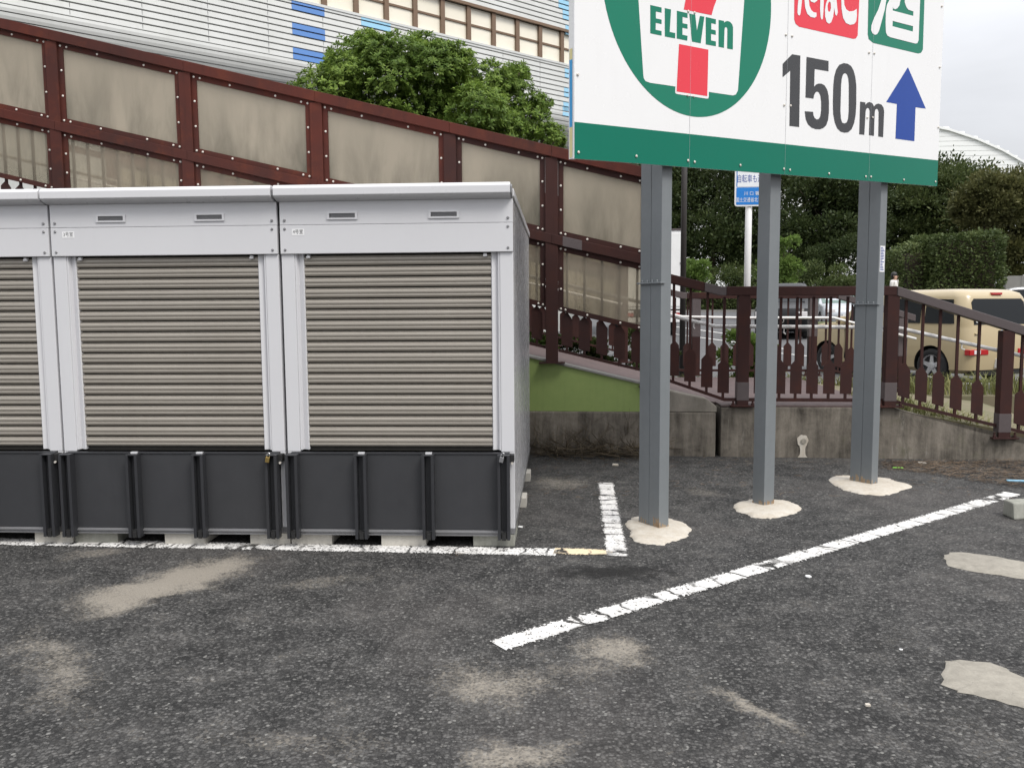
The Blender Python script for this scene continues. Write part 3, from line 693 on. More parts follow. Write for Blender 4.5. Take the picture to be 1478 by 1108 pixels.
# ================================================================== STORAGE UNITS
UW, UD, UP = 1.434, 3.02, 1.4515
UY = 5.11
U4 = -1.695
def xprism(m, prof, x0, x1):                       # profile in (y, z) swept along x
    return m.prism([(x0, y, z) for y, z in prof], (x1-x0, 0, 0))
def build_unit():
    P = []                                         # (name, mesh, parent index, extra)
    def add(name, m, mat, bevel=0.0, smooth=False, loc=(0, 0, 0), label=None): P.append((name, m.mesh(name, mat, bevel, smooth) if isinstance(m, MB) else m, loc, label)); return len(P)-1
    # body shell: corrugated side sheets, back, roof
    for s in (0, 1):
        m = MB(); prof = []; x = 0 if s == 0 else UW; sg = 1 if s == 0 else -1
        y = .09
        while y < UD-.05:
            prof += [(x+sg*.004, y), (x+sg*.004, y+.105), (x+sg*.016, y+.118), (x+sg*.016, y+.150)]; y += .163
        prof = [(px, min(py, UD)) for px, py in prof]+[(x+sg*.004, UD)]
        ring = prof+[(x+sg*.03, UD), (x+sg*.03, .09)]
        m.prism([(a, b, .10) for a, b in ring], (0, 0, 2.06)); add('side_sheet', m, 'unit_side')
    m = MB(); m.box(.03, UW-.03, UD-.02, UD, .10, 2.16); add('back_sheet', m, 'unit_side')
    m = MB(); m.box(.0, UW, .0, UD, .078, .118); add('base_frame', m, 'sill', .004)
    m = MB(); m.box(-.006, UW+.006, .02, UD+.03, 2.165, 2.215); add('roof', m, 'trim', .008)
    m = MB(); xprism(m, [(-.012, 2.150), (-.068, 2.166), (-.086, 2.178), (-.086, 2.222), (-.068, 2.241), (-.02, 2.243), (.03, 2.216), (.03, 2.150)], -.014, UW-.012); add('roof_trim', m, 'trim', .004)
    m = MB(); xprism(m, [(-.012, 2.152), (-.056, 2.168), (-.070, 2.180), (-.070, 2.216), (-.056, 2.230), (-.02, 2.232), (.03, 2.212), (.03, 2.152)], UW-.011, UW-.002); add('trim_end_cap', m, 'sill', .003)
    # fascia
    m = MB(); m.box(.0, UW, -.0118, .02, 2.0085, 2.1495); add('upper_fascia', m, 'unit', .003)
    m = MB(); m.box(.0, UW, -.014, .02, 1.833, 2.0065); add('lower_fascia', m, 'unit', .003)
    for cx in (.39, 1.015):
        m = MB(); z0, z1 = 2.038, 2.083
        for a, b, c, d in ((cx-.094, cx+.094, z0, z0+.010), (cx-.094, cx+.094, z1-.008, z1), (cx-.094, cx-.080, z0+.010, z1-.008), (cx+.080, cx+.094, z0+.010, z1-.008)): m.box(a, b, -.020, -.011, c, d)
        add('vent_frame', m, 'unit')
        m = MB()
        for i in range(5): m.hexa([(cx-.08, -.0125, z0+.0105+i*.0055), (cx+.08, -.0125, z0+.0105+i*.0055), (cx+.08, -.0115, z0+.0105+i*.0055), (cx-.08, -.0115, z0+.0105+i*.0055), (cx-.08, -.017, z0+.0135+i*.0055), (cx+.08, -.017, z0+.0135+i*.0055), (cx+.08, -.0115, z0+.0142+i*.0055), (cx-.08, -.0115, z0+.0142+i*.0055)])
        add('vent_grille', m, 'vent')
    bolt = MB().lathe([(.0085, 0), (.0085, -.004), (.005, -.0075)], (0, 0, 0), 'y', 8).mesh('bolt', 'sill')
    for x in (.030, UW-.030):
        for z in (2.036, 1.984, 1.857): P.append(('bolt', bolt, (x, -.0125, z), None))
    # posts and guide rails
    for s in (0, 1):
        X = (lambda v: v) if s == 0 else (lambda v: UW-v)
        m = MB(); a, b = sorted((X(0), X(.082))); m.box(a, b, 0, .05, .60, 1.8325); add('post', m, 'unit', .004)
        a, b = sorted((X(0.0), X(.03))); m = MB(); m.box(a, b, .001, .05, .10, .599); add('lower_post', m, 'unit', .003)
        m = MB(); ring = [(X(.083), .004), (X(.092), .004), (X(.100), .030), (X(.132), .014), (X(.136), .02), (X(.136), .05), (X(.083), .05)]
        m.prism([(x, y, .61) for x, y in ring], (0, 0, 1.222)); add('guide_rail', m, 'unit', .0015)
    # shutter: 18 slats
    sx0, sx1 = .137, UW-.137; z0, z1 = .622, 1.822; ns = 18; p = (z1-z0)/ns
    m = MB(); m.box(sx0-.01, sx1+.01, .048, .056, .60, 1.84); add('shutter_backing', m, 'shutter_dark')
    pr = [(.046, .0080), (.029, .0083), (.0270, .0110), (.0235, .0150), (.0215, .022), (.0225, .0285), (.0265, .0305), (.0265, .0335), (.0215, .0355), (.0200, .044), (.0215, .0530), (.0245, .0565), (.0285, .0590), (.0285, .0615), (.0245, .0630), (.0250, .0650), (.046, .0662)]
    sl = MB(); xprism(sl, pr, sx0, sx1); slm = sl.mesh('slat', 'shutter')
    for i in range(ns): P.append(('slat', slm, (0, 0, z0+i*p), None))
    for x in (sx0+.03, sx1-.035):
        m = MB(); m.box(x-.009, x+.009, .004, .03, 1.806, 1.826); m.tube([(x+.012, .006, 1.812), (x-.012, .006, 1.812)], .006, 8); add('stop', m, 'trim')
    # kick panel: charcoal sheet, channels, sill
    m = MB(); m.box(.032, UW-.032, -.030, -.002, .112, .590); add('kick_panel', m, 'charcoal', .003)
    m = MB(); m.box(.030, UW-.030, -.036, .0, .5905, .600); add('kick_panel_lip', m, 'charcoal2', .002)
    m = MB(); xprism(m, [(-.004, .076), (-.040, .076), (-.040, .083), (-.034, .088), (-.034, .094), (-.046, .096), (-.046, .104), (-.030, .111), (-.004, .111)], .034, UW-.034); add('sill', m, 'sill', .001)
    ch = MB(); w = .038; d = -.086
    ch.box(-w, -w+.018, d, -.031, .062, .586); ch.box(w-.018, w, d, -.031, .062, .586); ch.box(-w+.0185, w-.0185, -.040, -.033, .10, .575); ch.box(-w, w, d, -.031, .5865, .594)
    chm = ch.mesh('channel', 'charcoal2', .0015)
    lk = MB(); lk.box(-.020, .020, d+.010, -.05, .066, .108); lk.box(-.013, .013, d+.002, d+.009, .060, .100); lkm = lk.mesh('channel_latch', 'black', .002)
    xs = (.046, .4785, .901, UW-.064)
    for x in xs:
        P.append(('channel', chm, (x, 0, 0), None)); P.append(('channel_latch', lkm, (x, 0, 0), None))
    for x in xs[1:3]:
        m = MB(); m.box(x-.018, x+.022, -.05, -.03, .5945, .6045); add('catch', m, 'trim')
    for x in (.012, UW-.016):
        m = MB(); m.box(x-.016, x+.016, -.055, -.002, .545, .592); add('hasp', m, 'black', .003)
        m = MB(); m.lathe([(.008, 0), (.008, -.010)], (x+.004, -.055, .540), 'y', 6); add('hasp_bolt', m, 'bolt')
    m = MB(); m.box(.075, .152, -.0152, -.0142, 1.945, 1.984); add('number_sticker', m, 'sticker')
    return P
unit_parts = build_unit()
units = [(U4-2*UP, 'leftmost grey storage unit with shutter, cut by the left edge of the photo', None),
         (U4-UP, 'middle grey storage unit with beige shutter, numbered 3, brass padlock at its right', '3'),
         (U4, 'right grey storage unit with beige shutter, numbered 4, its corrugated side showing', '4')]
for i, (x, lab, num) in enumerate(units):
    r = thing('storage_unit', lab, 'storage unit', (x, UY + (0, -.004, 0)[i], 0), 'storage units in a row')
    r.rotation_euler[2] = (0.001, .0, -.0006)[i]
    for name, me, loc, l in unit_parts:
        if name == 'number_sticker' and num is None: continue
        o = link(name, me, r); o.location = loc
        if name == 'number_sticker':
            t = link('number_text', text_mesh('number_text', num+'号室', .030, 'ink'), o); t.location = (.1135, -.0157, 1.9645); t.rotation_euler[0] = math.pi/2
            t.scale = (.86, 1, 1)
def padlock(x, y, z, mat, label, tilt):
    r = thing('padlock', label, 'padlock', (x, y, z), 'padlocks on the units', 0); r.rotation_euler[1] = tilt
    m = MB(); m.box(-.013, .013, -.008, .006, -.040, -.006); m.obj('lock_body', mat, r, .003, at_world=False)
    m = MB(); m.tube([(-.009, 0, -.008), (-.009, 0, .012), (-.004, 0, .020), (.004, 0, .020), (.009, 0, .012), (.009, 0, -.008)], .003, 6); m.obj('shackle', 'chrome', r, smooth=True, at_world=False)
padlock(U4-UP+UW-.072, UY-.105, .590, 'brass', 'brass padlock hanging on the middle unit', .18)
padlock(U4+UW-.070, UY-.098, .592, 'sill', 'dull steel padlock hanging on the right unit', .22)

# concrete blocks under the units
def block(x0, x1, y0, y1, h, mat, label, rz=0.0):
    m = MB(); cx, cy = (x0+x1)/2, (y0+y1)/2; a, b = (x1-x0)/2, (y1-y0)/2
    m.box(-a, a, -b, b, 0, h); o = m.obj('concrete_block', mat, None, .004, label=label, cat='concrete block', group='blocks under the storage units'); o.location = (cx, cy, .001); o.rotation_euler[2] = rz; return o
bxs = [(50, 106, 'block', 'pale concrete block under the left unit, left of an abutting pair'), (108, 170, 'block_old', 'weathered concrete block right of an abutting pair under the middle unit'), (238, 297, 'block', 'lone pale concrete block under the centre of the middle unit'),
       (361, 419, 'block', 'pale concrete block under the middle unit, touching its neighbour to the right'), (421, 480, 'block', 'pale concrete block under the left corner of the right unit'),
       (550, 615, 'block', 'lone concrete block under the centre of the right unit'), (683, 743, 'block_old', 'mossy grey concrete block under the right corner of the right unit')]
for i, (u0, u1, mt, lab) in enumerate(bxs):
    vb = (772.6, 773.4, 776, 780, 781.5, 783.4, 785.3)[i]; a, b = on_ground(u0, vb), on_ground(u1, vb); yf = UY-.008+.012*math.sin(i*2.1); k_f = (yf/a[1]); a, b = a*k_f, b*k_f
    block(a[0], b[0], yf, yf+.39, .073, mt, lab, (.0, .012, -.01, .006, -.006, .01, .0)[i])
for yb, lab in ((6.12, 'pale block edge under the side wall of the right unit, nearer of two'), (7.05, 'pale block edge under the side wall of the right unit, farther of two')):
    block(U4+UW-.28, U4+UW+.035, yb, yb+.19, .074, 'block', lab)

# ================================================================== BILLBOARD
pa, pm, pb = on_ground(951, 767), on_ground(1102.5, 734), on_ground(1257.5, 703)
sd = (pb-pa)[:2]; sd = sd/np.linalg.norm(sd); sn = np.array([sd[1], -sd[0]])      # along the board, and out of its face
s_o = pa[:2]+sn*.055
def on_sign(u, v):
    r = ray(u, v); t = (s_o@sn)/(r[:2]@sn); Pp = O+r*t
    return (float((Pp[:2]-s_o)@sd), float(Pp[2]))
def sp(s, z, off=0.0): return (s_o[0]+sd[0]*s+sn[0]*off, s_o[1]+sd[1]*s+sn[1]*off, z)
bb = thing('billboard', 'large roadside billboard on three grey steel columns with green, red and blue lettering', 'billboard', (pm[0], pm[1], 0))
sA, sB = on_sign(829, 229), on_sign(1352.5, 269)
tilt = (sB[1]-sA[1])/(sB[0]-sA[0])
zbot = lambda s: sA[1]+tilt*(s-sA[0])
seams = [sA[0], on_sign(996, 120)[0], on_sign(1135, 130)[0], on_sign(1257, 150)[0], (sB[0]+on_sign(1361, 2)[0])/2+.01]
ZH = 2.05
def sign_art(name, loops, mat, off, parent=bb, px=None, label=None):
    """flat print on the board: outer loop and holes, in photo pixels or board metres"""
    bm = bmesh.new()
    for L in loops:
        vs = [bm.verts.new(sp(*(on_sign(*p) if px is None else p), off)) for p in L]
        for i in range(len(vs)): bm.edges.new((vs[i], vs[(i+1) % len(vs)]))
    bmesh.ops.triangle_fill(bm, use_beauty=True, use_dissolve=False, edges=bm.edges[:], normal=Vector((sn[0], sn[1], 0)))
    bmesh.ops.recalc_face_normals(bm, faces=bm.faces)
    for f in bm.faces:
        if f.normal.dot(Vector((sn[0], sn[1], 0))) < 0: f.normal_flip()
    me = bpy.data.meshes.new(name); bm.to_mesh(me); bm.free(); me.materials.append(MAT[mat])
    o = link(name, me, parent, label=label); o.location = -parent.location; return o
for i in range(4):
    a, b = seams[i]+(.0012 if i else 0), seams[i+1]-(.0012 if i < 3 else 0)
    m = MB(); m.prism([sp(a, zbot(a)), sp(b, zbot(b)), sp(b, zbot(b)+ZH), sp(a, zbot(a)+ZH)], (-sn[0]*.012, -sn[1]*.012, 0)); m.obj('face_panel', 'sign_white', bb)
# frame behind the face
def sbar(m, s0, z0, s1, z1, w, d0, d1, vert=False):
    if vert: r = [sp(s0-w, z0, d0), sp(s0+w, z0, d0), sp(s1+w, z1, d0), sp(s1-w, z1, d0)]
    else: r = [sp(s0, z0, d0), sp(s1, z1, d0), sp(s1, z1+w, d0), sp(s0, z0+w, d0)]
    return m.prism(r, (sn[0]*(d1-d0), sn[1]*(d1-d0), 0))
a, b = seams[0]+.004, seams[4]-.004
for dz in (.012, .55, 1.05, 1.55, ZH-.06):
    m = MB(); sbar(m, a+.031, zbot(a)+dz, b-.031, zbot(b)+dz, .04, -.013, -.053); m.obj('frame_bar', 'column', bb)
for s in (a+.012, b-.012):
    m = MB(); sbar(m, s, zbot(s)+.003, s, zbot(s)+ZH-.003, .016, -.013, -.053, True); m.obj('edge_strip', 'white', bb)
def edge_paint(v0, v1, mat, off):                    # old poster colours on the left edge strip
    s = a+.012-.0165
    z0, z1 = on_sign(826, v1)[1], on_sign(826, v0)[1]
    m = MB(); m.poly([sp(s-off, z0, -.018), sp(s-off, z1, -.018), sp(s-off, z1, -.045), sp(s-off, z0, -.045)]); m.obj('edge_paint', mat, bb)
edge_paint(84, 182, 'edge_blue', .001); edge_paint(182, 226, 'edge_yellow', .001); edge_paint(68, 84, 'edge_yellow', .001)
# green band and print
def zb2(u0, v0, u1, v1):
    p, q_ = on_sign(u0, v0), on_sign(u1, v1); return zfit(p, q_)
zbt = zb2(829, 176, 1357, 232)
sign_art('green_band', [[(seams[0], zbot(seams[0])), (seams[4], zbot(seams[4])), (seams[4], zbt(seams[4])), (seams[0], zbt(seams[0]))]], 'sign_green', .0010, px=0)
A = lambda x, y: (860+x/5.474, y/5.474)
B = lambda x, y: (1120+x/5.275, y/5.275)
# round emblem: circle fitted to points of its outline
cp = np.array([on_sign(*A(x, y)) for x, y in [(68, 0), (100, 170), (200, 420), (300, 580), (400, 705), (500, 800), (600, 870), (700, 912), (815, 930), (950, 910), (1050, 860), (1150, 770), (1250, 640), (1330, 450), (1370, 280), (1380, 130)]])
Mx = np.c_[2*cp, np.ones(len(cp))]; sol = np.linalg.lstsq(Mx, (cp**2).sum(1), rcond=None)[0]; cc = sol[:2]; cr_ = math.sqrt(sol[2]+cc@cc)
Mx = np.c_[cp[:, 0]**2, cp[:, 1]**2, cp[:, 0], cp[:, 1]]; e_ = np.linalg.lstsq(Mx, np.ones(len(cp)), rcond=None)[0]
ec = np.array([-e_[2]/(2*e_[0]), -e_[3]/(2*e_[1])]); k_ = 1+e_[0]*ec[0]**2+e_[1]*ec[1]**2; ea, eb = math.sqrt(k_/e_[0]), math.sqrt(k_/e_[1])
print('circle', cc, cr_, 'ellipse', ec, ea, eb)
th = np.linspace(0, 2*math.pi, 96, endpoint=False)
sign_art('emblem_disc', [[(ec[0]+ea*math.cos(t), ec[1]+eb*math.sin(t)) for t in th]], 'sign_green2', .0012, px=0)
def pxA(L): return [A(*p) for p in L]
def pxB(L): return [B(*p) for p in L]
sign_art('emblem_field', [pxA([(322, -220), (335, 0), (373, 590), (377, 620), (390, 642), (425, 656), (600, 681), (628, 686), (760, 705), (890, 728), (1082, 756), (1105, 748), (1121, 715), (1171, 0), (1186, -220), (1150, -262), (365, -262)])], 'sign_white', .0020)
sign_art('emblem_stem_outline', [pxA([(640, 600), (893, 600), (890, 768), (886, 780), (872, 781), (640, 745), (627, 738), (625, 722), (630, 640)])], 'sign_white', .0024)
sign_art('numeral_stem', [pxA([(655, 350), (887, 395), (878, 762), (635, 725)])], 'sign_red', .0030)
sign_art('numeral_top', [pxA([(692, 78), (707, 0), (745, -110), (430, -110), (430, -210), (1080, -210), (1055, -130), (1010, -70), (975, -30), (952, 0), (930, 58), (912, 123)])], 'sign_red', .0030)
for nm, L in {'letter_E': [(428, 42), (517, 63), (517, 103), (472, 93), (472, 148), (517, 158), (517, 193), (471, 183), (470, 238), (517, 248), (517, 284), (428, 266)],
              'letter_L': [(542, 67), (592, 78), (581, 255), (625, 264), (624, 306), (543, 291)],
              'letter_E.001': [(638, 88), (722, 107), (722, 145), (683, 136), (683, 186), (722, 195), (722, 231), (682, 222), (682, 277), (722, 286), (720, 324), (637, 307)],
              'letter_V': [(736, 110), (783, 120), (797, 245), (820, 128), (855, 135), (826, 345), (757, 331)],
              'letter_E.002': [(866, 137), (946, 155), (946, 194), (910, 186), (910, 235), (945, 243), (945, 278), (908, 270), (908, 322), (946, 330), (946, 368), (866, 353)],
              'letter_n': [(968, 160), (1010, 168), (1012, 182), (1022, 172), (1040, 169), (1060, 177), (1075, 195), (1082, 220), (1080, 394), (1035, 386), (1037, 238), (1034, 222), (1026, 216), (1017, 223), (1014, 240), (1010, 381), (967, 372)]}.items():
    sign_art(nm.split('.')[0], [pxA(L)], 'sign_green2', .0030)
sign_art('digit_1', [pxB([(50, 488), (122, 415), (185, 425), (176, 968), (102, 960), (108, 540), (50, 590)])], 'sign_black', .0012)
sign_art('digit_5', [pxB([(232, 435), (400, 466), (399, 545), (294, 527), (290, 662), (303, 646), (322, 638), (345, 638), (370, 652), (390, 685), (400, 730), (403, 780), (402, 860), (396, 915), (382, 955), (360, 976), (332, 986), (300, 984), (268, 972), (243, 948), (226, 910), (218, 848), (282, 853), (285, 880), (294, 900), (310, 911), (326, 906), (337, 885), (343, 840), (343, 775), (337, 730), (326, 705), (312, 698), (299, 706), (290, 725), (285, 752), (224, 744)])], 'sign_black', .0012)
sign_art('digit_0', [pxB([(515, 482), (545, 487), (570, 503), (590, 537), (603, 585), (611, 650), (611, 790), (606, 875), (594, 940), (575, 985), (550, 1008), (522, 1012), (490, 1003), (465, 978), (447, 935), (435, 870), (432, 790), (436, 650), (443, 585), (457, 532), (480, 496)]),
                     pxB([(525, 558), (540, 568), (550, 600), (554, 650), (553, 850), (548, 905), (538, 933), (520, 942), (503, 934), (494, 905), (490, 850), (495, 650), (500, 600), (510, 568)])], 'sign_black', .0012)
sign_art('letter_m', [pxB([(640, 775), (680, 781), (680, 800), (694, 784), (712, 778), (732, 786), (746, 812), (758, 796), (778, 790), (802, 797), (818, 820), (823, 850), (815, 1046), (778, 1040), (781, 855), (776, 836), (766, 829), (755, 838), (751, 860), (745, 1036), (707, 1030), (713, 848), (708, 829), (698, 822), (687, 830), (682, 850), (672, 1028), (633, 1023)])], 'sign_black', .0012)
sign_art('arrow', [pxB([(1004, 513), (1140, 828), (1062, 818), (1053, 1076), (909, 1057), (920, 793), (838, 778)])], 'sign_blue', .0012)
red = sign_art('red_tile', [pxB([(136, -250), (139, 0), (138, 150), (148, 182), (175, 206), (590, 298), (608, 294), (621, 272), (634, 0), (646, -190), (620, -215), (165, -285)])], 'sign_red', .0012)
for L in ([(168, 0), (196, 0), (190, 60), (183, 112), (176, 122), (166, 116), (161, 96), (163, 50)],
          [(168, 0), (180, -60), (215, -140), (240, -140), (215, -60), (196, 0)],
          [(214, 0), (248, 0), (252, 45), (266, 80), (284, 96), (306, 100), (306, 128), (292, 138), (262, 132), (236, 108), (220, 62)],
          [(256, -14), (314, -6), (312, 8), (290, 24), (262, 14)],
          [(337, -60), (362, -60), (362, 0), (358, 100), (354, 148), (344, 152), (337, 130), (333, 70)],
          [(436, -60), (458, -60), (458, 0), (464, 60), (468, 96), (460, 124), (448, 112), (440, 60)],
          [(494, -20), (514, -20), (518, 40), (532, 74), (556, 90), (590, 86), (612, 70), (614, 120), (608, 165), (592, 186), (562, 192), (530, 178), (508, 138), (497, 70)]):
    sign_art('kana_stroke', [pxB(L)], 'sign_white', .0030)
sign_art('kana_stroke', [pxB([(390, 0), (440, 0), (440, 70), (433, 130), (418, 172), (402, 184), (384, 172), (372, 130), (370, 80), (378, 30)]), pxB([(404, 14), (414, 24), (416, 66), (410, 88), (401, 94), (392, 80), (390, 46), (396, 24)])], 'sign_white', .0030)
grn = sign_art('green_tile', [pxB([(706, -230), (703, 0), (698, 262), (705, 300), (738, 328), (1082, 409), (1104, 404), (1118, 378), (1130, 0), (1140, -160), (1110, -185), (738, -260)])], 'sign_green2', .0012)
sign_art('kanji_stroke', [pxB([(800, 0), (812, -50), (838, -50), (838, 0), (826, 76), (802, 165), (782, 238), (768, 262), (752, 268), (732, 256), (722, 232), (724, 196), (744, 140), (776, 76)])], 'sign_white', .0030)
sign_art('kanji_stroke', [pxB([(866, -60), (1096, -30), (1095, 0), (1088, 180), (1083, 308), (1075, 330), (1058, 334), (868, 286), (846, 274), (834, 246), (832, 170), (834, 90), (842, 40), (862, 0)]),
                          pxB([(888, 52), (890, 66), (905, 74), (922, 66), (938, 42), (946, 0), (950, -20), (976, -16), (978, 20), (988, 52), (1004, 76), (1044, 90), (1042, 124), (886, 83)]), pxB([(886, 162), (1041, 202), (1039, 243), (884, 202)])], 'sign_white', .0030)
for s in seams[1:4]:
    m = MB(); r = [sp(s-.0006, zbot(s)+.002, .0034), sp(s+.0006, zbot(s)+.002, .0034), sp(s+.0006, zbot(s)+ZH, .0034), sp(s-.0006, zbot(s)+ZH, .0034)]; m.poly(r); m.obj('seam', 'car_silver', bb)
riv = [(834.5, 220), (918, 225.6), (992.5, 232), (1002, 234), (1068, 238.7), (1130.8, 244), (1139.5, 245.6), (833.6, 107.7), (1134, 50.5), (1143, 52.5), (1131.5, 152), (1140.6, 153), (1196, 250.8), (1249, 255), (1256.5, 255.4), (1304, 259.7), (1349.5, 262.5), (1254, 76.4), (1261.6, 77.4), (1251.5, 170), (1259, 170), (1359, 9.7), (1356, 97.4), (1354, 184), (992, 138), (1001, 139.5), (993, 17), (1002, 19)]
rm = MB().lathe([(.0085, 0), (.0085, .003), (.005, .006)], (0, 0, 0), 'z', 10).mesh('rivet', 'bolt')
rot = Matrix(((sd[0], 0, sn[0]), (sd[1], 0, sn[1]), (0, 1, 0))).to_4x4()
for p in riv:
    s, z = on_sign(*p); o = link('rivet', rm, bb); o.matrix_local = Matrix.Translation(Vector(sp(s, z, .0034))-bb.location) @ rot
# columns: boxes of welded channel, standing in poured footings
def column(base, wf, wl, topuv, double, zflange):
    """front corner at base; wf across the board, wl away from the viewer"""
    bx0 = np.array(base[:2]); ztop = zbot((bx0-s_o)@sd)+ZH-.1
    ln = -sn                                                     # back
    def ringxy(s0, s1, d0, d1): return [bx0+sd*s0+ln*d0, bx0+sd*s1+ln*d0, bx0+sd*s1+ln*d1, bx0+sd*s0+ln*d1]
    parts = [(0, wl)] if not double else [(0, wl/2-.0012), (wl/2+.0012, wl)]
    for d0, d1 in parts:
        m = MB(); m.prism([(p[0], p[1], .0) for p in ringxy(0, wf, d0, d1)], (0, 0, ztop)); m.obj('column', 'column', bb, .004)
    if zflange:
        m = MB(); r = ringxy(-.016, wf*.3, -.012, wl+.02); m.prism([(p[0], p[1], zflange) for p in r], (0, 0, .010)); m.obj('splice_plate', 'column', bb, .002)
        m = MB()
        for d in np.linspace(.03, wl-.03, 4):
            c = bx0+ln*d-sd*.007; m.lathe([(.007, 0), (.007, .012), (.004, .016)], (c[0], c[1], zflange+.009), 'z', 6)
        m.obj('splice_bolts', 'column', bb, kind='stuff')
    # rust ring at the foot: flaking collar
    m = MB()
    for (d0, d1) in parts:
        for k in range(9):
            t0 = d0+(d1-d0)*k/9; t1 = d0+(d1-d0)*(k+1)/9
            z = .02+.085*rng.random()**1.6*(1 if zflange else .5)
            p, q2 = bx0-sd*.0015+ln*t0, bx0-sd*.0015+ln*t1
            m.poly([(p[0], p[1], .012), (q2[0], q2[1], .012), (q2[0], q2[1], z), (p[0], p[1], z*.8+.01)])
    for k in range(7):
        t0, t1 = wf*k/7, wf*(k+1)/7; z = .018+.05*rng.random()**2
        p, q2 = bx0+sn*.0015+sd*t0, bx0+sn*.0015+sd*t1
        m.poly([(p[0], p[1], .012), (q2[0], q2[1], .012), (q2[0], q2[1], z), (p[0], p[1], z*.8+.01)])
    m.obj('rusted_foot', 'rust', bb)
    c = bx0+sd*wf/2+ln*wl/2
    return c
def footing(pts):
    """poured collar, outline measured on the ground"""
    g = np.array([on_ground(*p)[:2] for p in pts]); c = g.mean(0); n0 = len(g)
    R = []
    for i in range(n0):                            # smooth closed outline
        p0, p1, p2, p3 = g[i-1], g[i], g[(i+1) % n0], g[(i+2) % n0]
        for t in (0, .25, .5, .75):
            R.append(.5*((2*p1)+(-p0+p2)*t+(2*p0-5*p1+4*p2-p3)*t*t+(-p0+3*p1-3*p2+p3)*t**3))
    R2 = []
    for i in range(len(R)):
        for t in (0, .5): R2.append(R[i]*(1-t)+R[(i+1) % len(R)]*t)
    wob = np.convolve(np.tile(rng.normal(0, 1, len(R2)), 3), np.ones(5)/5, 'same')[len(R2):2*len(R2)]*.085+rng.normal(0, .014, len(R2))
    R = [c+(p-c)*(.95+w) for p, w in zip(R2, wob)]
    m = MB(); n = len(R); prof = [(1.0, .001), (.965, .009), (.86, .017), (.7, .021), (.5, .026)]
    for f, z in prof:
        for i, p in enumerate(R):
            q2 = c+(p-c)*(f+(rng.random()-.5)*.018); m.v.append((q2[0], q2[1], z+(rng.random()-.5)*.004*(f < .99)))
    for k in range(len(prof)-1):
        for i in range(n): m.f.append([k*n+i, k*n+(i+1) % n, (k+1)*n+(i+1) % n, (k+1)*n+i])
    m.f.append([(len(prof)-1)*n+i for i in range(n)])
    m.obj('footing', 'cement', bb, smooth=True)
column(pa, .088, .200, None, True, on_line(930, 410, 5.6, 0)[2]); column(pm, .112, .108, None, False, None); column(pb, .088, .200, None, True, on_line(1245, 440, 7.0, 0)[2])
footing([(902, 757), (905, 770), (915, 781), (935, 787), (962, 786), (985, 779), (999, 767), (990, 756), (965, 748), (935, 745), (912, 747)])
footing([(1057, 731), (1066, 739), (1084, 746), (1112, 749), (1140, 744), (1160, 736), (1148, 727), (1120, 722), (1090, 720), (1068, 723)])
footing([(1195, 694), (1206, 704), (1228, 711), (1262, 715), (1290, 713), (1317, 704), (1300, 695), (1270, 689), (1235, 687), (1205, 687)])
# maker's label on the right column
c0 = np.array(pb[:2])+sn*.002
m = MB(); zt_, zb_ = on_line(1270, 356, 7.0, 0)[2], on_line(1270, 393, 7.0, 0)[2]
m.poly([(*(c0+sd*.012), zb_), (*(c0+sd*.076), zb_), (*(c0+sd*.076), zt_), (*(c0+sd*.012), zt_)]); lb = m.obj('maker_label', 'sticker', bb)
m = MB(); zz = zt_-.012
while zz > zb_+.02:
    w_ = .025+.028*rng.random(); c1 = c0+sn*.001; m.poly([(*(c1+sd*.018), zz-.006), (*(c1+sd*(.018+w_)), zz-.006), (*(c1+sd*(.018+w_)), zz), (*(c1+sd*.018), zz)]); zz -= .0125
o_ = m.obj('label_print', 'sign_blue', lb, kind='stuff'); o_.location = (0, 0, 0)

